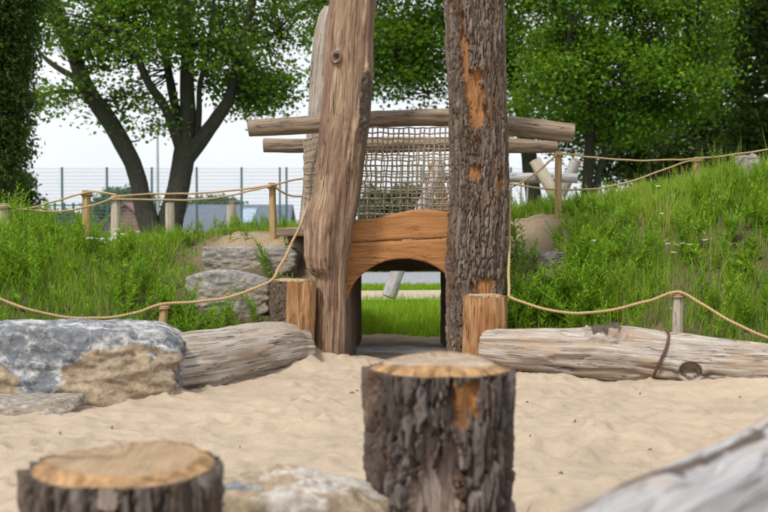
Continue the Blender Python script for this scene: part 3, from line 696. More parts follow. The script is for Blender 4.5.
def m_rs(th, s, lc):
    n = fbm(lc * np.array([8, 8, 3]), 3, 95)
    return sm(0.05, 0.4, n) * 0.7, sm(0.3, 0.55, np.abs(np.angle(np.exp(1j * (th - 1.2)))) * -1 + 1.35)
stump('stump', 486, 8.02, P(0, 296, 8.02)[2], pm(22.5, 8.02), M['stump_wood'], 'short orange split stump against the bark-covered trunk', 4, wood_disp(0.008, 0.02, 96), m_rs)

# near stumps
def near_mask(wounds, seed):
    def f(th, s, lc):
        n = fbm(lc * np.array([18, 18, 6]), 4, seed, 0.65) * 0.6
        m1 = np.zeros_like(th); m2 = np.zeros_like(th)
        for kind, t0, s0, dt, ds in wounds:
            v = sm(1.06, 0.9, blob(th, s, t0, s0, dt, ds) + n)
            if kind: m2 = np.maximum(m2, v)
            else: m1 = np.maximum(m1, v)
        return m1, m2
    return f
zc = P(0, 368, 3.24)[2]
w_c = near_mask([(1, -1.62, 0.15 + zc - 0.49, 0.46, 0.36), (0, -1.22, 0.15 + zc - 0.085, 0.18, 0.085), (0, -2.45, 0.15 + zc - 0.25, 0.07, 0.05)], 121)
_bc = bark_disp(0.032, 0.038, 0.095, 122, 0.010)
def d_c(th, s, lc):
    a, b = w_c(th, s, lc); fib = fbm(lc * np.array([40, 40, 4]), 3, 124) * 0.006
    return _bc(th, s, lc) * (1 - np.maximum(a, b)) + a * (-0.016 + fib) + b * (-0.060 + fib)
def m_c(th, s, lc):
    a, b = w_c(th, s, lc); return a, b
stump('stump', 439.5, 3.24, zc, pm(70.5, 3.24), M['bark_stump'], 'thick dark-barked sitting stump with a peeled hollow low on its front, on open sand', 5, d_c, m_c, nr=330, ns=300, rb=0.96, chamfer=0.022)
zl = P(0, 466, 2.46)[2]
w_l = near_mask([(0, -1.50, 0.15 + zl - 0.02, 0.10, 0.03)], 131)
_bl = bark_disp(0.028, 0.036, 0.08, 132, 0.010)
stump('stump', 122, 2.46, zl, pm(95, 2.46), M['bark_stump'], 'wide low stump with dark furrowed bark and a pale chip on its rim', 6,
      lambda th, s, lc: _bl(th, s, lc) * (1 - w_l(th, s, lc)[0]), lambda th, s, lc: (0 * th, w_l(th, s, lc)[0]), nr=260, ns=300, cut=M['cut_tan'], chamfer=0.018)

# near log on the right
NR = 0.33
ang = math.radians(37.5); ax = np.array([math.sin(ang), math.cos(ang)]); o_ = -0.65 * np.array([math.cos(ang), -math.sin(ang)])
pts = [(*(o_ + ax * t), z) for t, z in ((1.0, 0.34), (1.9, 0.345), (2.8, 0.35), (4.0, 0.35))]
def d_n(th, s, lc):
    d = wood_disp(0.010, 0.03, 141, 0.7)(th, s, lc)
    ck = np.exp(-((np.angle(np.exp(1j * (th - 0.10 + 0.25 * np.sin(s * 1.4)))) * NR) / 0.012) ** 2)
    return d - 0.03 * ck
def m_n(th, s, lc):
    n = fbm(lc * np.array([7, 7, 2.5]), 3, 142)
    e = np.angle(np.exp(1j * (th + 0.40)))
    ed = sm(0.24, 0.10, np.abs(e) + 0.22 * n)
    return ed * sm(-0.1, 0.2, fbm(lc * np.array([3, 3, 3]), 2, 144)) * 0.9, ed * 0.75 * sm(0.1, -0.15, fbm(lc * np.array([3, 3, 3]), 2, 144))
lying_log('fallen_log', pts, [NR * 0.97, NR, NR * 1.03, NR], M['near_log'], 'thick smooth whitish grey log lying free on the open sand', nr=260, ns=150, disp=d_n, mask=m_n)

# ------------------------------------------------------------------ boulders
def ico(n):
    t = (1 + 5 ** .5) / 2
    import bmesh
    bm = bmesh.new(); bmesh.ops.create_icosphere(bm, subdivisions=n, radius=1)
    V = np.array([v.co[:] for v in bm.verts]); T = np.array([[v.index for v in f.verts] for f in bm.faces]); bm.free(); return V, T
ICO = ico(6)
def boulder(name, cen, dims, seed, label, mask=None, planes=16, rot=0.0, shape=None, rough=1.0, mat=None):
    rs = np.random.default_rng(seed); V, T = ICO; V = V.copy()
    nv = rs.normal(size=(planes, 3)); nv /= np.linalg.norm(nv, axis=1)[:, None]
    nv = np.vstack([nv, [[0, 0, 1], [0, 0, -1], [0, -1, 0.1], [0, 1, 0], [1, 0, 0], [-1, 0, 0]]]); dd = np.concatenate([rs.uniform(0.86, 1.12, planes), np.full(6, 0.84)])
    dp = V @ nv.T; k = 60
    r = 1 / (np.sum(np.where(dp > 0.02, np.clip(dp, 0.02, None) / dd, 0.0) ** k, 1) ** (1 / k))
    Q = V * r[:, None]
    n1 = fbm(Q * 1.6 + seed, 4, seed)[:, None]; n2 = fbm(Q * 7 + seed, 4, seed + 3, 0.6)[:, None]
    rd = 0.5 - np.abs(fbm(Q * np.array([2.4, 2.4, 3.0]) + seed, 4, seed + 5))[:, None]
    Q = Q + V * (n1 * 0.07 + n2 * 0.045 + (rd - 0.35) * 0.07) * rough
    W = Q * np.asarray(dims) * 0.5
    if shape: W = shape(W)
    m1, m2 = (mask(Q, W) if mask else (np.zeros(len(Q)), np.zeros(len(Q))))
    c, s = math.cos(rot), math.sin(rot); W = np.stack([W[:, 0] * c - W[:, 1] * s, W[:, 0] * s + W[:, 1] * c, W[:, 2]], 1)
    o = mk(name, W + np.asarray(cen), None, T, mat or M['rock'], loc=cen, attrs={'m1': m1, 'm2': m2})
    return tag(o, label, 'rock')
def shp(xs, hs):
    def f(W):
        W = W.copy(); up = W[:, 2] > -9
        W[:, 2] = W[:, 2] * np.interp(W[:, 0], xs, hs) ; return W
    return f
# big boulder at the sand's edge
D = 6.55; c0 = P(86, 370, D + 0.35); wd = pm(240, D)
def mk_big(Q, W):
    x = W[:, 0] / wd; z = W[:, 2] / 0.3
    n = fbm(Q * 2.6 + 5, 4, 7, 0.6) * 0.5
    front = sm(-0.15, -0.4, Q[:, 1])
    line = np.interp(x, [-0.5, -0.34, -0.20, -0.13, -0.06, 0.0, 0.10, 0.32, 0.42, 0.5], [0.5, 0.55, 0.10, -0.2, 0.05, 0.30, 0.75, 0.80, 0.6, 0.3])
    lw = sm(0.02, -0.05, (z - line) + n)
    grey2 = sm(0.0, 0.05, 0.055 - np.abs(x + 0.16) + n * 0.10)
    m1 = front * lw * (1 - 0.85 * grey2)
    edge = np.exp(-((z - line) + n - 0.06) ** 2 * 120) * front * 0.9
    top = sm(0.45, 0.75, Q[:, 2]) * sm(0.0, 0.3, fbm(Q * 3.2 + 11, 4, 17)) * 0.8
    return m1, np.clip(np.maximum(edge, top), 0, 1)
boulder('boulder', (c0[0], D + 0.30, 0.125), (wd, 0.95, 0.76), 4, 'large grey and tan boulder with white veins at the edge of the sand', mk_big, rot=0.06,
        shape=shp([-wd / 2, -wd * .3, -wd * .1, wd * .2, wd * .36, wd * .47, wd / 2], [0.92, 1.07, 1.0, 0.97, 0.9, 0.62, 0.5]))
def mk_step(Q, W):
    n = fbm(Q * 2.2, 4, 9); f = sm(0.55, 0.1, Q[:, 2] + n * 0.6)
    return np.clip(f * 0.7 + 0.25 + 0.3 * n, 0, 1), sm(0.6, 0.8, Q[:, 2]) * sm(-0.1, 0.3, n) * 0.45
c1 = P(251, 264, 8.95)
boulder('boulder', (c1[0], 9.15, c1[2] - 0.03), (pm(112, 9.0), 0.62, 0.40), 12, 'flat-topped grey slab boulder, upper of two steps in the grass bank', mk_step, rot=-0.04, planes=12, rough=0.8, mat=M['rock_brown'])
c2 = P(224, 297, 8.3)
boulder('boulder', (c2[0], 8.55, c2[2] - 0.02), (pm(98, 8.4), 0.62, 0.50), 23, 'brownish boulder below the flat slab, half in grass behind the log', mk_step, rot=0.1, planes=14, rough=0.8, mat=M['rock_brown'], shape=shp([-.4, -.2, .1, .25, .4], [0.95, 1.02, 1.0, 0.85, 0.6]))
c3 = P(536, 256, 9.0)
boulder('boulder', (c3[0], 9.1, c3[2] - 0.06), (pm(74, 9.0), 0.45, 0.22), 33, 'low grey stone showing in bare sand behind the bark-covered trunk', mk_step, planes=8, mat=M['rock_brown'])
c4 = P(752, 172, 10.2)
boulder('boulder', (c4[0], 10.3, c4[2] - 0.1), (pm(24, 10.2), 0.26, 0.62), 37, 'upright pale stone among weeds on top of the right bank', lambda Q, W: (np.full(len(Q), .45), np.full(len(Q), .12)), planes=14, mat=M['rock_brown'])
c5 = P(18, 411, 5.95)
boulder('boulder', (c5[0] - 0.05, 6.15, -0.01), (pm(130, 6), 0.55, 0.20), 41, 'flat stone slab almost buried in sand in front of the large boulder', lambda Q, W: (np.full(len(Q), .8), sm(0.2, .7, Q[:, 2]) * .25), planes=8, rough=0.6, mat=M['rock_brown'])
c6 = P(292, 505, 2.95)
def mk_near(Q, W):
    n = fbm(Q * 2.0 + 3, 4, 19)
    return np.where((np.abs(Q[:, 2] - 0.45 + 0.35 * Q[:, 0] + 0.3 * n) < 0.10) & (Q[:, 0] < 0.0), 0.1, 0.85), np.clip(sm(0.62, 0.8, Q[:, 2] + 0.5 * n), 0, 1) * 0.7 * sm(-0.5, -0.1, Q[:, 0])
boulder('boulder', (c6[0] + 0.01, 3.05, 0.06), (0.66, 0.55, 0.72), 52, 'tan rounded rock with white crust between the two near stumps', mk_near, planes=5, rough=0.7, shape=shp([-.33, -.15, .0, .16, .30], [0.95, 1.0, 1.0, 0.88, 0.68]))

# ------------------------------------------------------------------ rope posts and ropes
def mh(x, y): return float(mound_h(np.array([x]), np.array([y]))[0])
POST = []
def post(px, ptop, d, wpx, mat, label, lean=0.0, sq=False, group=None, wrap=True):
    top = P(px, ptop, d); zb = max(mh(top[0], top[1]), 0) - 0.25; r = pm(wpx / 2, d)
    base = np.array([top[0] - lean, top[1], zb])
    t = thing('rope_post', (base[0], base[1], zb + 0.25), label, 'post', group)
    sqd = (lambda th, s, lc: r * 0.22 * (np.maximum(np.abs(np.cos(th)), np.abs(np.sin(th))) ** -1 - 1.0) + fbm(lc * np.array([40, 40, 3]), 3, int(px)) * 0.004) if sq else wood_disp(0.003, 0.006, int(px))
    log_part('shaft', [base, (base + top) / 2, top], [r * 1.03, r, r * 0.97], 40, 24, mat, t, sqd, cap1=True, cap_mat=M['cut_tan'], cap_parent=t)
    if wrap:
        th = np.linspace(0, 2 * math.pi * 2.3, 60); q = np.stack([top[0] + np.cos(th) * (r + .007), top[1] + np.sin(th) * (r + .007), top[2] - 0.045 + 0.030 * th / 14.5 + 0 * th], 1)
        B = Bag(); B.add(*tube_arrays(q, 0.0075, 6)); B.build('rope_wrap', M['rope'], t)
    POST.append(t); return top
def rope(pts, label, r=0.0108, sag=None, near=True):
    if np.mean([p[1] for p in pts]) > 8.9: r = 0.0085
    q, u = curve(pts, max(30, int(30 * len(pts)))); n = int(u[-1] / 0.011) if near else int(u[-1] / 0.03)
    q, u = curve(pts, max(40, n))
    q = q + np.stack([perlin(np.stack([u * 5, 0 * u + k, 0 * u + len(label)], 1), 8) for k in range(3)], 1) * 0.008
    B = Bag()
    if near:
        T, N1, N2 = frames(q, (0.1, 0.2, 1)); ph = u * 2 * math.pi / 0.075
        for k in range(3):
            a = ph + k * 2.0944
            B.add(*tube_arrays(q + (np.cos(a)[:, None] * N1 + np.sin(a)[:, None] * N2) * r * 0.52, r * 0.60, 6))
    else: B.add(*tube_arrays(q, r, 7))
    return tag(B.build('rope', M['rope'], loc=q[0]), label, 'rope')
# upper left row on the crest
DU = 9.7
post(86.5, 191, DU, 8.5, M['post'], 'square orange-brown rope post on the left bank, left of a paler post', sq=True)
post(115.5, 195.5, DU - 0.25, 9.5, M['post_pale'], 'pale round rope post beside white flowers on the left bank')
post(170, 203, 11.2, 9, M['post_pale'], 'short pale post at the foot of the forked tree', wrap=False)
post(231, 205, 11.0, 10, M['post_pale'], 'short pale post with a dark mark, in front of the grey-roofed house', wrap=False)
post(272, 183.5, 9.6, 7.5, M['post'], 'slim tan rope post on the left crest above the slab boulder', lean=-0.02)
post(1, 204, 9.3, 16, M['post_pale'], 'pale weathered post tip rising from tall grass near the dark conifer', lean=-0.05)
rope([P(4, 206, 9.25), P(30, 210, 9.35), P(60, 211.5, 9.4), P(90, 206, 9.42), P(115.5, 197, 9.40)], 'rope sagging across tall grass to the pale post beside white flowers')
rope([P(-40, 214, 9.9), P(0, 211, 9.85), P(30, 208, 9.8), P(60, 200, 9.7), P(86.5, 192.2, 9.63), P(100, 192, 9.6), P(117, 195, 9.40)], 'rope rising from tall grass to the square post and on to its neighbour')
rope([P(116, 196.5, 9.38), P(150, 194, 9.45), P(200, 193.2, 9.5), P(240, 189.5, 9.55), P(272, 185, 9.54), P(290, 180.5, 9.6), P(308, 178, 9.7)], 'taut upper rope from the pale post across to the slim crest post and trunk')
rope([P(116, 199, 9.38), P(150, 199.5, 9.45), P(190, 200, 9.5), P(225, 196.5, 9.52), P(255, 189.5, 9.53), P(271, 186, 9.52)], 'slack lower rope from the pale post to the slim crest post')
rope([P(273, 185.5, 9.56), P(281, 191, 9.6), P(292, 196, 9.65), P(306, 197, 9.7)], 'short slack rope from the slim crest post to the slim weathered trunk')
# lower left row
post(164, 303.5, 7.85, 9, M['post'], 'short brown rope post standing in grass behind the large boulder', lean=0.035)
rope([P(-60, 274, 7.4), P(-20, 291, 7.4), P(0, 299, 7.45), P(30, 310, 7.5), P(65, 317, 7.6), P(100, 318.5, 7.7), P(135, 313, 7.78), P(164, 303.8, 7.82), P(190, 302.5, 7.85), P(220, 299, 7.9), P(248, 291, 7.95), P(271, 280.5, 7.98),
      P(279, 268, 8.05), P(290, 247, 8.2), P(302, 222, 8.5), P(308, 203, 9.0), P(309, 190, 9.5)], 'long rope from the slim weathered trunk over the split stump and low left post')
# right
post(558.5, 151.5, 9.7, 7, M['post'], 'slim tan rope post on the right crest in front of the swing frame', sq=True)
post(697, 157.5, 10.2, 8, M['post'], 'brown rope post tip half hidden by weeds on the right crest')
post(677.5, 291.5, 7.75, 11, M['post_pale'], 'olive tan rope post behind the long log, at the foot of the right bank', lean=-0.01)
rope([P(559, 153, 9.66), P(590, 157, 9.8), P(630, 160.3, 9.9), P(665, 160, 10.0), P(697, 158.5, 10.12), P(730, 155, 10.2), P(768, 149.5, 10.2), P(800, 142, 10.2)], 'upper rope running from the slim crest post along the right crest')
rope([P(505, 183, 9.6), P(525, 186, 9.6), P(560, 190, 9.7), P(600, 188, 9.8), P(632, 181, 9.9), P(660, 171, 10.0), P(685, 162, 10.08), P(697, 159.8, 10.12)], 'slack lower rope sagging along the right crest')
rope([P(505, 189, 9.6), P(515, 185, 9.6), P(532, 176, 9.62), P(548, 163, 9.64), P(558, 153.4, 9.65)], 'short rope rising from the bark-covered trunk to the slim crest post')
rope([P(509, 190, 8.45), P(509.5, 225, 8.35), P(509, 262, 8.2), P(509, 290, 8.0), P(511, 297.5, 7.95), P(530, 305, 7.9), P(556, 311.5, 7.86), P(582, 313, 7.82), P(612, 310, 7.78), P(645, 302, 7.72), P(677, 292, 7.70),
      P(700, 303, 7.65), P(730, 321, 7.55), P(768, 338, 7.45), P(800, 346, 7.4)], 'long rope hanging down the bark-covered trunk and running to the olive post')

# ------------------------------------------------------------------ swing frame behind the mound
DS = 15.6
sw = thing('swing_frame', (P(500, 222, DS)[0], DS, 0), 'log swing frame with crossed legs standing behind the mound', 'swing')
def pole(name, pts, rpx, mat, d=DS, seed=0, root=sw): 
    return log_part(name, pts, [pm(x, d) for x in rpx], 50, 20, mat, root, wood_disp(0.005, 0.015, 200 + seed), cap0=True, cap1=True, cap_mat=M['cut_tan'], ref=(0.1, 0.2, 1) if abs(pts[0][2] - pts[-1][2]) < 0.5 else (1, 0, 0))
pole('crossbar', [P(424, 176, DS), P(500, 177.5, DS), P(577, 178.5, DS)], [5, 5.2, 4.8], M['grey_wood'], seed=1)
pole('leg', [P(389, 297, DS - .5), P(415, 226, DS - .35), P(441, 162, DS - .25)], [7, 6.5, 6], M['grey_wood'], seed=2)
pole('leg', [P(455, 290, DS + .7), P(444, 210, DS + .4), P(434, 163, DS + .15)], [7, 6.5, 6], M['post'], seed=3)
pole('leg', [P(612, 297, DS - .5), P(566, 215, DS - .3), P(535, 160, DS - .15)], [6.5, 6, 6], M['post_pale'], seed=4)
pole('leg', [P(523, 291, DS + .7), P(556, 205, DS + .4), P(577, 160, DS + .2)], [6.5, 6, 5.5], M['grey_wood'], seed=5)
for px in (518.5, 525):
    B = Bag(); q, u = curve([P(px + 3, 180, DS), P(px, 250, DS)], 12); B.add(*tube_arrays(q, 0.014, 6)); B.build('swing_rope', M['grey_wood'], sw)
V = boxv(P(514, 250, DS)[0], P(530, 250, DS)[0], DS - .12, DS + .12, P(0, 252, DS)[2] - 0.02, P(0, 252, DS)[2] + 0.02)
bevel(mk('seat', V, BOXQ, mat=M['post'], parent=sw, smooth=False, attrs={'lc': V[:, [2, 1, 0]], 'm1': np.zeros(8), 'm2': np.zeros(8)}))

# ------------------------------------------------------------------ fences, mast, houses
DF = 59.0
step = pm(44.8, DF); fx0 = P(62.5, 222, DF)[0]
fence = thing('mesh_fence', (0, DF, -0.06), 'tall green metal mesh ball-court fence with slim posts in front of the houses', 'fence')
ztop = P(0, 168, DF)[2]; pz = -0.06
for i in range(-4, 16):
    x = fx0 + i * step
    bevel(mk('fence_post', boxv(x - .055, x + .055, DF - .04, DF + .04, pz, ztop + 0.05), BOXQ, mat=M['steel_green'], parent=fence, smooth=False), 0.01)
    if i == 5:
        bevel(mk('fence_post', boxv(x - .42, x - .32, DF - .04, DF + .04, pz, ztop + 0.05), BOXQ, mat=M['steel_green'], parent=fence, smooth=False), 0.01)
    B = Bag()
    for j in range(21):
        z = pz + 0.05 + (ztop - pz - 0.08) * j / 20; B.add(boxv(x + .06, x + step - .06, DF - .012, DF + .012, z - .007, z + .007), BOXQ)
    for j in range(1, 25):
        xx = x + step * j / 25; B.add(boxv(xx - .004, xx + .004, DF + .014, DF + .022, pz, ztop), BOXQ)
    B.build('wire_panel', M['wire'], fence, smooth=False)
DLw = 46.0
lf = thing('low_railing', (P(50, 222, DLw)[0], DLw, -0.06), 'low dark green picket railing beyond the left bank', 'fence')
zt = P(0, 204, DLw)[2]; a, b = P(18, 222, DLw)[0], P(92, 222, DLw)[0]
for i in range(9):
    x = a + (b - a) * i / 8; mk('picket', boxv(x - .045, x + .045, DLw - .04, DLw + .04, -0.06, zt + .05), BOXQ, mat=M['steel_green'], parent=lf, smooth=False)
for z in (zt - 0.05, zt - 0.75, 0.25): mk('rail', boxv(a, b, DLw - .03, DLw + .03, z - .03, z + .03), BOXQ, mat=M['steel_green'], parent=lf, smooth=False)
for (px, py, d, lab) in ((157.5, 131, 70, 'tall slim grey floodlight mast behind the forked tree'),):
    t_ = P(px, py, d); mt = thing('light_mast', (t_[0], d, -0.5), lab, 'mast')
    B = Bag(); q = np.array([[t_[0], d, -0.6], [t_[0], d, 3], [t_[0], d, t_[2]]]); B.add(*tube_arrays(q, np.array([.10, .09, .06]), 10, (1, 0, 0))); B.build('pole', M['steel_grey'], mt)
    mk('lamp_head', boxv(t_[0] - .5, t_[0] + .1, d - .15, d + .15, t_[2] - .05, t_[2] + .12), BOXQ, mat=M['steel_grey'], parent=mt, smooth=False)

def house(pxl, pxr, ridge_py, eave_py, d, depth, label, wall, roofm, gable_front, chim=None, panel=None, zb=-4.4):
    xl, xr = P(pxl, 222, d)[0], P(pxr, 222, d)[0]; zr_, ze = P(0, ridge_py, d)[2], P(0, eave_py, d)[2]
    t = thing('house', ((xl + xr) / 2, d + depth / 2, zb), label, 'house'); y0, y1 = d, d + depth
    if gable_front:
        xm = (xl + xr) / 2
        V = np.array([[xl, y0, zb], [xr, y0, zb], [xr, y0, ze], [xm, y0, zr_], [xl, y0, ze], [xl, y1, zb], [xr, y1, zb], [xr, y1, ze], [xm, y1, zr_], [xl, y1, ze]])
        mk('wall', V, [[0, 1, 2, 4], [5, 9, 7, 6], [0, 4, 9, 5], [1, 6, 7, 2]], [[4, 2, 3], [9, 8, 7]], mat=wall, parent=t, smooth=False)
        ov = 0.4
        for sx, xe in ((-1, xl), (1, xr)):
            e = np.array([xe + sx * ov, ze - ov * (zr_ - ze) / (xr - xm)]); k = 0.18
            V = np.array([[xm, y0 - ov, zr_ + k], [e[0], y0 - ov, e[1] + k], [e[0], y1 + ov, e[1] + k], [xm, y1 + ov, zr_ + k], [xm, y0 - ov, zr_ + .02], [e[0], y0 - ov, e[1] + .02], [e[0], y1 + ov, e[1] + .02], [xm, y1 + ov, zr_ + .02]])
            mk('roof', V, BOXQ, mat=roofm, parent=t, smooth=False)
    else:
        ym = (y0 + y1) / 2
        V = np.array([[xl, y0, zb], [xl, y1, zb], [xl, y1, ze], [xl, ym, zr_], [xl, y0, ze], [xr, y0, zb], [xr, y1, zb], [xr, y1, ze], [xr, ym, zr_], [xr, y0, ze]])
        mk('wall', V, [[0, 4, 9, 5], [1, 6, 7, 2], [0, 1, 2, 4], [5, 9, 7, 6]], [[4, 2, 3], [9, 8, 7]], mat=wall, parent=t, smooth=False)
        ov = 0.5; sl = (zr_ - ze) / (ym - y0)
        for sg, ye in ((-1, y0), (1, y1)):
            e = (ye + sg * ov, ze - ov * sl); k = 0.2
            V = np.array([[xl - ov, ym, zr_ + k], [xr + ov, ym, zr_ + k], [xr + ov, e[0], e[1] + k], [xl - ov, e[0], e[1] + k], [xl - ov, ym, zr_ + .02], [xr + ov, ym, zr_ + .02], [xr + ov, e[0], e[1] + .02], [xl - ov, e[0], e[1] + .02]])
            rf = mk('roof', V, BOXQ, mat=roofm, parent=t, smooth=False)
            if sg < 0 and panel:
                a, b = P(panel[0], 222, d)[0], P(panel[1], 222, d)[0]
                f = lambda u: (y0 + (ym - y0) * u, ze + (zr_ - ze) * u + k + .06)
                (ya, za), (yb, zb2) = f(0.25), f(0.8)
                mk('solar_panel', np.array([[a, ya, za], [b, ya, za], [b, yb, zb2], [a, yb, zb2], [a, ya, za + .08], [b, ya, za + .08], [b, yb, zb2 + .08], [a, yb, zb2 + .08]]), BOXQ, mat=M['panel'], parent=rf, smooth=False)
    if chim:
        a, b = P(chim[0], 222, d)[0], P(chim[1], 222, d)[0]; ym = (y0 + y1) / 2 - .5
        mk('chimney', boxv(a, b, ym, ym + .8, ze, P(0, chim[2], d)[2]), BOXQ, mat=M['brick'], parent=t, smooth=False)
    nx = max(2, int((xr - xl) / 3))
    for i in range(nx):
        x = xl + (xr - xl) * (i + .5) / nx
        wn = mk('window', boxv(x - .6, x + .6, y0 - .06, y0 - .005, ze - 1.9, ze - .6), BOXQ, mat=M['petal'], parent=t, smooth=False)
        mk('pane', boxv(x - .5, x + .5, y0 - .08, y0 - .065, ze - 1.8, ze - .7), BOXQ, mat=M['glass'], parent=wn, smooth=False)
    return t
house(100, 151, 204, 225, 105, 9, 'red-brown brick house with a red gable roof beyond the fence', M['brick'], M['roof_red'], True)
house(184, 284, 205.5, 232, 112, 11, 'grey house with slate blue roof, chimney and solar panel beyond the fence', M['plaster'], M['roof_grey'], False, chim=(222, 227, 199), panel=(238, 252))

# ------------------------------------------------------------------ foliage
def leaves_arrays(cen, size, rs, flat=0.6, lw=0.42, droop=0.25):
    """folded diamond leaves at cen; returns V, T, rnd"""
    n = len(cen); d = rs.normal(size=(n, 3)); d[:, 2] *= flat; d[:, 2] -= droop; d /= np.linalg.norm(d, axis=1)[:, None]
    up = rs.normal(size=(n, 3)) * 0.55; up[:, 2] += 1.0
    s = np.cross(d, up); s /= np.linalg.norm(s, axis=1)[:, None] + 1e-9; nn = np.cross(s, d)
    L = (size * rs.uniform(0.6, 1.35, n))[:, None]; W = L * lw
    v0 = cen; v1 = cen + d * L * 0.45 + s * W + nn * L * 0.10; v2 = cen + d * L - nn * L * 0.12; v3 = cen + d * L * 0.45 - s * W + nn * L * 0.10
    V = np.stack([v0, v1, v2, v3], 1).reshape(-1, 3); b = np.arange(n)[:, None] * 4
    T = np.concatenate([b + np.array([[0, 1, 2]]), b + np.array([[0, 2, 3]])])
    return V, T, np.repeat(np.clip(rs.normal(0.5, 0.22, n), 0, 1), 4)
def tree(name, stems, blobs, leaf, mat, label, seed, per=45, spread=0.42, limbs=16, group=None, twig=True, thr=-0.05, cat='tree', lw=0.42, droop=0.25):
    """stems: list of (points, radii); blobs: (centre, radii, clusters) ellipsoids of crown"""
    rs = np.random.default_rng(seed); base = np.asarray(stems[0][0][0], float)
    t = thing(name, tuple(base), label, cat, group); B = Bag(); sk = []; skr = []
    def limb(pts, r0, r1, ns):
        q, u = curve(pts, max(5, int(len(pts) * 5))); rr = np.linspace(r0, r1, len(q))
        V, Q = tube_arrays(q, rr, ns, (1, 0.2, 0.1)); TH = np.tile(np.linspace(0, 6.28, ns, endpoint=False), len(q))
        B.add(V, Q, lc=np.stack([np.cos(TH) * r0, np.sin(TH) * r0, np.repeat(u, ns)], 1), m1=0.0, m2=0.0); sk.append(q); skr.append(rr)
    for pts, rad in stems:
        q, u = curve(np.hstack([np.asarray(pts, float), np.asarray(rad, float)[:, None]]), 60); ns = 18
        V, Q = tube_arrays(q[:, :3], q[:, 3], ns, (1, 0.2, 0.1)); TH = np.tile(np.linspace(0, 6.28, ns, endpoint=False), 60)
        lc = np.stack([np.cos(TH) * q[:, 3].mean(), np.sin(TH) * q[:, 3].mean(), np.repeat(u, ns)], 1)
        cen = np.repeat(q[:, :3], ns, 0); V = cen + (V - cen) * (1 + 0.22 * fbm(lc * np.array([4, 4, 0.9]), 3, seed))[:, None]
        B.add(V, Q, lc=lc, m1=0.0, m2=0.0); sk.append(q[8:, :3]); skr.append(q[8:, 3])
    cl = []
    for c, r, n in blobs:
        k = 0
        while k < n:
            v = rs.normal(size=(n * 2, 3)); v /= np.linalg.norm(v, axis=1)[:, None]; v *= rs.uniform(0, 1, (n * 2, 1)) ** 0.42
            p = np.asarray(c) + v * np.asarray(r); p = p[fbm(p * 0.75, 2, seed + 2) > thr][:n - k]; cl.append(p); k += max(1, len(p))
    cl = np.vstack(cl)
    for i in range(limbs):
        p = cl[rs.integers(len(cl))]; S_, R_ = np.vstack(sk), np.concatenate(skr); dd = np.linalg.norm((S_ - p) * np.array([1, 1, 1.2]), axis=1) + np.where(S_[:, 2] > p[2] - 0.2, 1.5, 0)
        j = int(np.argmin(dd)); a = S_[j]; r0 = min(R_[j] * 0.6, 0.04 + 0.02 * np.linalg.norm(p - a)); m = (a + p) / 2 + rs.normal(size=3) * 0.12 * np.linalg.norm(p - a); m[2] += 0.08 * np.linalg.norm(p - a)
        limb([a, m, p], r0, 0.02, 8)
    S_, R_ = np.vstack(sk), np.concatenate(skr)
    if twig:
        for p in cl:
            j = int(np.argmin(((S_ - p) ** 2).sum(1))); a = S_[j]; m = (a + p) / 2 + rs.normal(size=3) * 0.08 * np.linalg.norm(p - a)
            q = np.array([a, m, p]); V, Q = tube_arrays(q, np.array([min(0.028, R_[j] * .7), 0.016, 0.006]), 4, (1, 0.2, 0.1)); B.add(V, Q, lc=V, m1=0.0, m2=0.0)
    B.build('trunk', M['tree_bark'], t)
    off = rs.normal(size=(len(cl), per, 3)) * np.array([spread, spread, spread * 0.5])
    cen = (cl[:, None] + off).reshape(-1, 3)
    V, T, rn = leaves_arrays(cen, np.full(len(cen), leaf), rs, lw=lw, droop=droop)
    rn = np.clip(rn + np.repeat(np.repeat(rs.normal(0, 0.20, len(cl)), per), 4), 0, 1)
    mk('crown', V, None, T, mat, t, smooth=False, attrs={'rnd': rn}); return t

# forked tree behind the left bank
DT = 25.0; k = DT / F
def st(pts, rpx, dy=None, d=DT):
    dy = dy or [0] * len(pts); return [P(x, y, d + e) for (x, y), e in zip(pts, dy)], [pm(r * 0.80, d) for r in rpx]
stems = [st([(158, 272), (152, 235), (143, 203), (133, 165), (112, 127), (93, 98), (79, 70), (64, 32), (54, 0), (40, -60), (30, -130)], [17, 14, 12, 11, 10.5, 9.5, 8.2, 7, 6, 5, 3], [0, -.05, -.1, -.2, -.3, -.3, -.2, 0, .2, .4, .6]),
         st([(163, 272), (168, 235), (174, 205), (180, 180), (184, 155), (186, 135), (187, 98), (187, 50), (183, 8), (178, -60), (176, -140)], [20, 16, 15, 14, 14, 11, 9, 8, 7.5, 6, 3], [.2, .1, 0, 0, 0, 0, 0, .2, .2, .4, .5]),
         st([(182, 152), (170, 118), (162, 102), (147, 80), (130, 40), (114, 0), (98, -60)], [7, 6, 5.5, 5, 4.5, 4, 2.5], [0, -.3, -.5, -.7, -1, -1.2, -1.5]),
         st([(182, 142), (174, 100), (166, 59), (158, 12), (152, -50)], [6, 5.5, 5, 4.5, 3], [0, .2, .5, .9, 1.2]),
         st([(188, 158), (203, 137), (217, 118), (228, 100), (236, 70), (246, 27), (253, -5), (262, -80)], [9, 9, 8, 7, 6.2, 5.2, 4.6, 3], [0, -.1, -.2, -.3, -.3, -.4, -.5, -.6]),
         st([(197, 140), (199, 110), (200, 85), (208, 50), (214, 0)], [4, 3.6, 3.2, 2.8, 2]),
         st([(76, 78), (58, 68), (42, 55), (30, 38)], [4, 3.2, 2.4, 1.5]), st([(78, 80), (66, 45), (50, 15), (42, -10)], [4, 3.4, 2.8, 2]),
         st([(80, 92), (60, 91), (45, 96), (38, 104)], [3, 2.2, 1.6, 1])]
def pb(px, py, d, rx, ry, rz, n): return (P(px, py, d), (pm(rx, d), ry, pm(rz, d)), n)
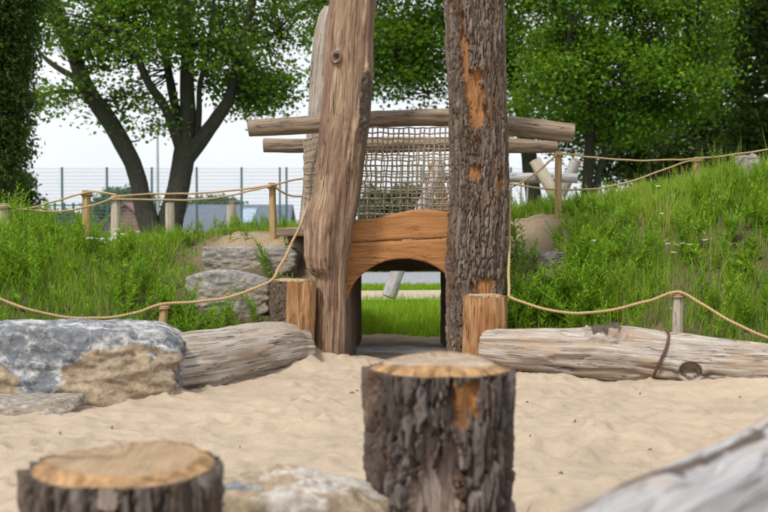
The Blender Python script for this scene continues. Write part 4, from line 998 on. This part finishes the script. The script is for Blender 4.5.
tree('forked_tree', stems, [pb(165, -60, 25, 190, 3.6, 100, 520), pb(120, 42, 24.6, 95, 2.4, 55, 130), pb(255, 60, 25, 75, 2.4, 48, 120), pb(70, 85, 24.8, 55, 1.6, 30, 42),
     pb(140, 118, 24.6, 38, 1.2, 24, 16), pb(285, 95, 25.5, 50, 1.6, 26, 50), pb(180, 15, 25, 130, 2.5, 55, 110)],
     0.105, M['leaf_tree'], 'large broadleaf tree with two leaning dark stems behind the left bank', 3, per=36, spread=0.28, limbs=34, thr=0.16)
# lush trees behind the tower and to its right
def simple(px, d, rpx, top_py, lean=0, base_py=None):
    b = P(px, 222, d); b[2] = -0.1; t_ = P(px + lean, top_py, d); m = (b + t_) / 2; m[0] -= pm(lean, d) * .2
    return ([b, m, t_], [pm(rpx, d) * 1.25, pm(rpx, d), pm(rpx, d) * .4])
tree('broadleaf_tree', [simple(541, 33, 7, -60, -70), simple(541, 33, 4, 60, -32)], [pb(425, -50, 33, 150, 4, 125, 560), pb(400, 60, 32, 75, 2.5, 50, 150), pb(345, 20, 33, 60, 2, 80, 100), pb(500, 70, 33, 45, 2, 60, 90)], 0.125, M['leaf_tree'],
     'tall dark green tree rising behind the rope net', 13, per=60, spread=0.40, limbs=26, thr=0.03)
tree('broadleaf_tree', [simple(583, 28, 4.5, -80, 35), simple(583, 28, 3, 40, 70)], [pb(618, -10, 28, 122, 3.4, 115, 720), pb(575, 80, 27.5, 70, 2.2, 50, 200), pb(660, 75, 27.5, 72, 2.4, 50, 200), pb(615, 118, 28, 75, 2, 25, 60)], 0.10, M['leaf_bright'],
     'full bright green tree beyond the right bank with low hanging crown', 15, per=64, spread=0.32, limbs=28, thr=0.07)
tree('broadleaf_tree', [simple(716, 38, 4, -60, 8), simple(742, 38, 3, 0, 6)], [pb(735, 20, 38, 80, 3, 110, 330), pb(690, 150, 40, 75, 2.5, 45, 230), pb(750, 130, 38, 60, 2.5, 60, 200)], 0.16, M['leaf_dark'],
     'dark thin-crowned tree at the far end of the right bank', 17, per=30, spread=0.42, limbs=24, thr=0.14)
tree('broadleaf_tree', [simple(640, 42, 4, 60, -10)], [pb(640, 145, 42, 85, 3, 48, 240), pb(575, 120, 43, 60, 2, 36, 80)], 0.17, M['leaf_dark'], 'shadowy low tree behind the bright green tree', 19, per=30, spread=0.42, limbs=16, thr=0.12)
tree('broadleaf_tree', [simple(800, 30, 5, -40, -10)], [pb(790, 10, 30, 70, 3, 120, 300), pb(775, 150, 31, 40, 2, 50, 130)], 0.19, M['leaf_dark'], 'dark tree whose crown reaches over the upright pale stone', 27, per=36, spread=0.45, limbs=16, thr=-0.15)
# dark conifer at the left edge
tree('conifer', [([P(6, 250, 16) * [1, 1, 0] + [0, 0, -.1], P(8, 100, 16), P(4, -140, 16)], [0.16, 0.12, 0.03])], [pb(-14, -10, 16, 42, 0.7, 190, 620), pb(-2, 100, 16, 25, 0.5, 115, 420), pb(8, -10, 15.8, 36, 0.6, 60, 170)], 0.075, M['leaf_dark'],
     'dark ivy-clad evergreen tree at the left end of the bank', 21, per=70, spread=0.13, limbs=20, thr=-0.6, lw=0.24, droop=0.6)
tree('conifer', [([P(22, 222, 34) * [1, 1, 0] + [0, 0, -.1], P(22, 195, 34), P(22, 166, 34)], [0.12, 0.08, 0.02])], [pb(22, 225, 34, 18, 0.6, 22, 60), pb(22, 200, 34, 12, 0.4, 18, 45), pb(22, 180, 34, 6, 0.25, 12, 25)], 0.13, M['leaf_dark'],
     'small blue-green conifer beyond the left bank', 23, per=34, spread=0.16, limbs=6, thr=-0.4)
# far bushes
def bush(px, py, d, rx, rz, n, label, seed, mat='leaf_far', leaf=0.24):
    b = P(px, 222, d); zb = -4.3 if d > 90 else (-0.1 if d < 64 else -2.0); tp = P(px, py, d)
    r = pm(rx, d)
    tree('bush', [([[b[0], d, zb], (b + tp) / 2, tp], [0.15, 0.1, 0.05])], [(tp - [0, 0, pm(rz, d) * .2], (r, r * .6, pm(rz, d)), n), ([tp[0], d, (tp[2] + zb) / 2], (r * .9, r * .5, (tp[2] - zb) / 2), n)], leaf, M[mat], label, seed, per=30, spread=r * 0.16, limbs=5, thr=-0.4, twig=False, cat='bush')
bush(392, 200, 50, 36, 18, 120, 'rounded grey-green bush seen through the rope net', 31)
bush(430, 210, 55, 24, 10, 60, 'low grey-green bush at the foot of the rounded one seen through the net', 32)
bush(124, 203, 130, 30, 17, 420, 'far rounded tree-like bush behind the red-roofed house', 33, leaf=0.5)
bush(212, 207, 140, 30, 9, 300, 'far low bush behind the grey roof', 34, leaf=0.5)
bush(58, 222, 62.5, 34, 9, 160, 'far hedge-like bush behind the picket railing', 35, leaf=0.3)
for i, px in enumerate((330, 360, 392, 424, 456, 488)):
    bush(px, 258, 25 + 0.4 * (i % 2), 22, 10, 46, 'green shrub in the row beyond the gravel strip', 36 + i, 'leaf_bright', 0.13)
    bpy.data.objects[[o.name for o in bpy.data.objects if o.name.startswith('bush') and o.parent is None][-1]]['group'] = 'shrub row beyond the gravel'

# ------------------------------------------------------------------ grass
def grass(name, x, y, z, hgt, wid, mat, seed, lean=0.35, rnd=None):
    rs = np.random.default_rng(seed); n = len(x); az = rs.uniform(0, 6.283, n); fa = rs.uniform(0, 6.283, n)
    ln = hgt * lean * rs.uniform(0.1, 1.3, n); d = np.stack([np.cos(az), np.sin(az), 0 * az], 1); s = np.stack([np.cos(fa), np.sin(fa), 0 * fa], 1)
    stk = rs.random(n) < 0.05; hgt = np.where(stk, hgt * rs.uniform(1.4, 2.0, n), hgt); wid = np.where(stk, wid * 0.6, wid)
    b = np.stack([x, y, z - 0.02], 1); V = []
    for t, wf in ((0, 1.0), (0.45, 0.85), (0.8, 0.55)):
        c = b + d * (ln * t * t)[:, None] + np.array([0, 0, 1]) * (hgt * (t - 0.18 * t * t * lean))[:, None]
        V += [c - s * (wid * wf / 2)[:, None], c + s * (wid * wf / 2)[:, None]]
    V.append(b + d * ln[:, None] + np.array([0, 0, 1]) * (hgt * (1 - 0.18 * lean))[:, None])
    V = np.stack(V, 1).reshape(-1, 3); k = np.arange(n)[:, None] * 7
    q = np.concatenate([k + np.array([[0, 1, 3, 2]]), k + np.array([[2, 3, 5, 4]])]); t = k + np.array([[4, 5, 6]])
    rn = np.clip(rs.normal(0.45, 0.2, n) if rnd is None else rnd + rs.normal(0, 0.17, n), 0, 1)
    rn = np.where(rs.random(n) < 0.06, 1.0, rn); rn = np.where(stk, 0.9 + 0.1 * rs.random(n), rn)
    return tag(mk(name, V, q, t, mat, loc=(0, 0, 0), smooth=True, attrs={'rnd': np.repeat(rn, 7)}), kind='stuff')
def scatter(n, x0, x1, y0, y1, seed, dens):
    rs = np.random.default_rng(seed); x = rs.uniform(x0, x1, n); y = rs.uniform(y0, y1, n)
    k = rs.random(n) < dens(x, y); x, y = x[k], y[k]; return x, y, mound_h(x, y), rs
def footy(x): return np.where(x < 0.1, 7.95 - 0.28 * np.clip(-x - 0.6, 0, 3), 7.95 - 0.10 * np.clip(x - 1.0, 0, 4))
def nz2(x, y, s, sc): return fbm(np.stack([x, y, 0 * x], 1) * sc, 3, s)
def densL(x, y): return (y > footy(x) - 0.02) * np.clip(1.05 - bare(x, y) * 1.15, 0, 1) * (x < -0.75) * (np.hypot((x + 1.14) / 0.5, (y - 9.15) / 0.33) > 1) * (np.hypot((x + 1.25) / 0.42, (y - 8.5) / 0.35) > 1)
x, y, z, rs = scatter(60000, -5.0, -0.7, 6.9, 11.5, 301, densL)
g = nz2(x, y, 5, 1.3)
h = rs.uniform(0.10, 0.26, len(x)) * (1 + 0.6 * g) * (0.72 + 0.75 * sm(-2.6, -3.6, x)) * (1 - 0.4 * sm(8.9, 9.6, y))
step_zone = (np.abs(x + 1.25) < 0.55) & (y < 9.5); h *= np.where(step_zone, 0.55, 1)
h *= np.where((y < footy(x) + 0.35), 0.8, 1)
tag(grass('grass', x, y, z, h, rs.uniform(0.004, 0.009, len(x)), M['grass'], 302, 0.45, 0.45 + 0.5 * g), 'tall wild grass covering the left bank', 'grass')
def densR(x, y): return (y > footy(x) + 0.02) * np.clip(1.0 - bare(x, y) * 1.25, 0, 1) * np.clip(0.9 + 1.5 * nz2(x, y, 8, 1.1), 0.35, 1) * (x > 0.9)
x, y, z, rs = scatter(78000, 0.9, 5.6, 7.5, 11.8, 303, densR)
g = nz2(x, y, 6, 1.4); h = rs.uniform(0.08, 0.25, len(x)) * (1 + 0.8 * g) * (1 - 0.35 * sm(9.3, 9.9, y) * sm(3.2, 2.2, x))
tag(grass('grass', x, y, z, h, rs.uniform(0.004, 0.008, len(x)), M['grass'], 304, 0.35, 0.66 + 0.5 * g), 'tall wild grass and stalks covering the right bank', 'grass')
rs = np.random.default_rng(305); n = 30000; x = rs.uniform(-2.6, 3.2, n); y = 10.2 + 5.0 * rs.random(n) ** 1.2
kk = (y > 10.45 + 0.08 * np.sin(x * 7)) & (np.abs(x - 0.15) < 0.55 + 0.06 * (y - 10)); x, y = x[kk], y[kk]
y = np.where(y < 10.3, y + 4, y)
tag(grass('lawn', x, y, np.full(len(x), -0.05), rs.uniform(0.07, 0.19, len(x)), rs.uniform(0.005, 0.010, len(x)), M['lawn'], 306, 0.4), 'bright green lawn grass seen through the tunnel', 'grass')
n = 5000; x = rs.uniform(-1.5, 2.0, n); y = rs.uniform(17.7, 19.0, n)
tag(grass('lawn', x, y, np.full(n, -0.05), rs.uniform(0.06, 0.13, n), rs.uniform(0.01, 0.018, n), M['lawn'], 307, 0.4), 'narrow grass strip between sand path and gravel', 'grass')

# leafy weeds: prototypes, copied as individuals and as a mass
def weed_arrays(seed, hgt, nleaf, ll, lw=0.26, branch=0):
    rs = np.random.default_rng(seed); B = Bag(); az = rs.uniform(0, 6.28)
    def stem(b, top, nl, l0):
        q, u = curve([b, (b + top) / 2 + rs.normal(size=3) * 0.012, top], 8); V, Q = tube_arrays(q[::2], np.linspace(0.0045, 0.0018, 4), 3, (1, .2, .1)); B.add(V, Q, rnd=0.45)
        c = []; dd = []; LL = []
        for i in range(nl):
            t = 0.12 + 0.88 * i / (nl - 1); a = i * 2.4 + rs.uniform(-.3, .3); p = b + (top - b) * t
            e = rs.uniform(0.35, 0.8) + 0.5 * t; c.append(p); dd.append((math.cos(a) * math.cos(e), math.sin(a) * math.cos(e), math.sin(e))); LL.append(l0 * (1.1 - 0.55 * t) * rs.uniform(.75, 1.2))
        c, dd, LL = np.array(c), np.array(dd), np.array(LL)[:, None]; s = np.cross(dd, [0, 0, 1.]); s /= np.linalg.norm(s, axis=1)[:, None]; nn = np.cross(s, dd)
        V = np.stack([c, c + dd * LL * .4 + s * LL * lw * .5 + nn * LL * .04, c + dd * LL * .95 - nn * LL * .16, c + dd * LL * .4 - s * LL * lw * .5 + nn * LL * .04], 1).reshape(-1, 3)
        k = np.arange(nl)[:, None] * 4; B.add(V, None, np.concatenate([k + [[0, 1, 2]], k + [[0, 2, 3]]]), rnd=np.repeat(np.clip(rs.normal(.55, .2, nl), 0, 1), 4))
    top = np.array([rs.normal() * .05, rs.normal() * .05, hgt]); stem(np.zeros(3), top, nleaf, ll)
    for i in range(branch):
        b = top * rs.uniform(.3, .7); a = rs.uniform(0, 6.28); stem(b, b + np.array([math.cos(a) * .09, math.sin(a) * .09, hgt * .35]), max(6, nleaf // 3), ll * .75)
    return B
PROT = [weed_arrays(400 + i, hh, nl, ll, lw, br) for i, (hh, nl, ll, lw, br) in enumerate([(0.34, 24, .10, .30, 2), (0.46, 30, .095, .26, 3), (0.28, 18, .12, .38, 2), (0.55, 34, .085, .24, 3), (0.24, 14, .13, .44, 1), (0.40, 26, .105, .32, 3)])]
def weed_mass(name, x, y, z, rs, sc, label):
    B = Bag()
    for i in range(len(x)):
        p = PROT[rs.integers(len(PROT))]; V = np.vstack(p.V); a = rs.uniform(0, 6.28); s = rs.uniform(*sc) * (0.5 if (y[i] > 9.15 and -2.7 < x[i] < 5) else 1.0)
        V = np.stack([V[:, 0] * math.cos(a) - V[:, 1] * math.sin(a), V[:, 0] * math.sin(a) + V[:, 1] * math.cos(a), V[:, 2]], 1) * s; V[:, :2] += np.clip(V[:, 2:3], 0, None) ** 1.5 * rs.normal(0, 0.45, 2); V = V + [x[i], y[i], z[i] - 0.01]
        B.add(V, np.vstack(p.Q), np.vstack(p.T), rnd=np.clip(np.concatenate(p.A['rnd']) + rs.normal(0, .1), 0, 1))
    return tag(B.build(name, M['weed'], loc=(0, 0, 0)), label, 'weeds', kind='stuff')
x, y, z, rs = scatter(5200, 0.9, 5.4, 7.75, 11.4, 311, lambda x, y: densR(x, y) * np.clip(0.6 + 1.6 * nz2(x, y, 14, 1.0), 0.22, 1))
weed_mass('weeds', x, y, z, rs, (0.45, 1.0), 'leafy green weeds growing through the grass of the right bank')
x, y, z, rs = scatter(2400, -4.6, -0.9, 7.3, 11.2, 313, lambda x, y: densL(x, y) * np.clip(0.35 + 1.6 * nz2(x, y, 15, 1.0), 0.03, 1))
weed_mass('weeds', x, y, z, rs, (0.40, 0.78), 'leafy green weeds growing through the grass of the left bank')
WM = []
for i, p in enumerate(PROT):
    o = p.build('weed_plant', M['weed'], loc=(0, 0, 0)); WM.append(o.data); bpy.data.objects.remove(o)
def weeds(spots, label, group):
    for i, (px, d, k, s) in enumerate(spots):
        b = P(px, 222, d); z = mh(b[0], d); o = bpy.data.objects.new('weed_plant', WM[k % 6]); C.objects.link(o)
        o.location = (b[0], d, z - 0.01); o.scale = (s,) * 3; o.rotation_euler = (rr_.gauss(0, .14), rr_.gauss(0, .14), i * 1.7); o.scale = (s * rr_.uniform(.85, 1.25), s * rr_.uniform(.85, 1.25), s * rr_.uniform(.8, 1.1)); tag(o, label, 'plant', group)
rr_ = random.Random(5)
weeds([(520, 8.75, 3, 1.25), (526, 8.7, 1, 1.1), (515, 8.8, 5, .9), (533, 8.75, 0, .9)], 'slender leafy weed growing right behind the bark-covered trunk', 'weeds behind the bark-covered trunk')
weeds([(px_, rr_.uniform(9.2, 9.9), rr_.choice((0, 2, 4, 5)), rr_.uniform(.45, .7) + 0.35 * max(0, (px_ - 640) / 400)) for px_ in [rr_.uniform(555, 775) for _ in range(60)]], 'leafy weed standing on the crest of the right bank', 'weeds along the right crest')
weeds([(px, rr_.uniform(9.3, 9.7), 3, rr_.uniform(.5, .8)) for px in (690, 712, 722, 731, 742, 764)], 'tall leafy weed overtopping the right crest near the upright pale stone', 'tall weeds by the pale stone')
weeds([(rr_.uniform(125, 290), rr_.uniform(9.4, 9.9), rr_.choice((0, 1, 5)), rr_.uniform(.3, .55)) for _ in range(34)], 'bushy weed on the left crest between the short pale posts and slab', 'weeds along the left crest')
weeds([(rr_.uniform(0, 50), rr_.uniform(8.2, 9.6), rr_.choice((1, 3, 5)), rr_.uniform(.7, 1.1)) for _ in range(26)], 'tall green weed at the outer end of the left bank by the evergreen', 'tall weeds by the evergreen')

# white umbel flowers
def flower(spots, label, group):
    for i, (px, py, d, s) in enumerate(spots):
        tp = P(px, py, d); zb = mh(tp[0], d); t = thing('white_flower', (tp[0], d, zb), label, 'flower', group); rs = np.random.default_rng(500 + i)
        B = Bag(); q, u = curve([(tp[0] + .01, d, zb - .02), (tp[0], d, (zb + tp[2]) / 2), tp], 8); B.add(*tube_arrays(q, 0.0025, 4, (1, .2, .1)), rnd=0.5); B.build('stalk', M['weed'], t)
        B = Bag(); n = int(26 * s)
        for _ in range(n):
            a, r = rs.uniform(0, 6.28), 0.045 * s * math.sqrt(rs.random()); c = tp + [math.cos(a) * r, math.sin(a) * r, 0.010 - r * r * 4 + rs.normal() * .003]; e = rs.uniform(.006, .010)
            th = np.linspace(0, 6.28, 6, endpoint=False); B.add(np.vstack([c + [0, 0, .003], c + np.stack([np.cos(th) * e, np.sin(th) * e, 0 * th], 1)]), None, [[0, j + 1, (j + 1) % 6 + 1] for j in range(6)])
        B.build('flower_head', M['petal'], t)
flower([(rr_.uniform(90, 128), rr_.uniform(228, 250), rr_.uniform(9.0, 9.4), rr_.uniform(.5, 1.1)) for _ in range(15)], 'white umbel flower among grass below the pale round rope post', 'white flowers on the left bank')
flower([(x_ + rr_.uniform(-4, 4), y_ + rr_.uniform(-5, 5), 8.7 + rr_.uniform(-.2, .15), s_ * .7) for x_, y_, s_ in ((669, 247, .8), (676, 246.5, .8), (682, 246, .7), (703, 246, .6), (672, 253, .6), (690, 247, .5), (720, 250, .4), (664, 218, .5), (592, 243, .5), (730, 262, .4), (655, 190, .5))], 'small white flower head among grass of the right bank', 'white flowers on the right bank')

# bits of bark and twigs on the sand
rs = np.random.default_rng(600)
def sz(x, y): return float(sand_h(np.array([[x]]), np.array([[y]]))[0, 0])
spots = [(575, 428, .06), (527, 409, .02), (561, 478, .04), (525, 443, .015), (530, 452, .015), (352, 390, .035), (357, 388, .03), (112, 428, .05), (98, 398, .07), (170, 400, .05), (420, 352, .03), (536, 379, .05), (545, 382, .02), (520, 378, .02), (740, 400, .02), (640, 395, .03), (300, 470, .02), (60, 440, .03), (240, 445, .02), (650, 455, .025)]
for px, py, s in spots:
    p = P(px, py, 5.0); t_ = CAM + (p - CAM) * (1.1 / (1.1 - p[2]) if p[2] < 1.09 else 1)
    x0, y0 = t_[0], t_[1]; a = rs.uniform(0, 6.28); dv = np.array([math.cos(a), math.sin(a) * .5, 0]); c = np.array([x0, y0, sz(x0, y0) + 0.004])
    V, Q = tube_arrays(np.array([c - dv * s * .5, c + [0, 0, .006] + dv * .1 * s, c + dv * s * .5]), np.array([.0015, .004, .001]) * (1 + s * 6), 6)
    tag(mk('bark_chip', V, Q, mat=M['debris']), 'dark chip of bark lying on the open sand', 'bark chip', 'bark chips on the sand')
# a few grass blades beside the near stump
b = P(514, 560, 3.3); n = 26
xg = b[0] + rs.normal(size=n) * .02; yg = 3.3 + rs.normal(size=n) * .03
tag(grass('grass_tuft', xg, yg, np.array([sz(u, v) for u, v in zip(xg, yg)]), rs.uniform(.12, .30, n), rs.uniform(.003, .006, n), M['grass'], 610, .35, np.full(n, .8)), 'thin yellow-green grass tuft at the side of the peeled near stump', 'grass')
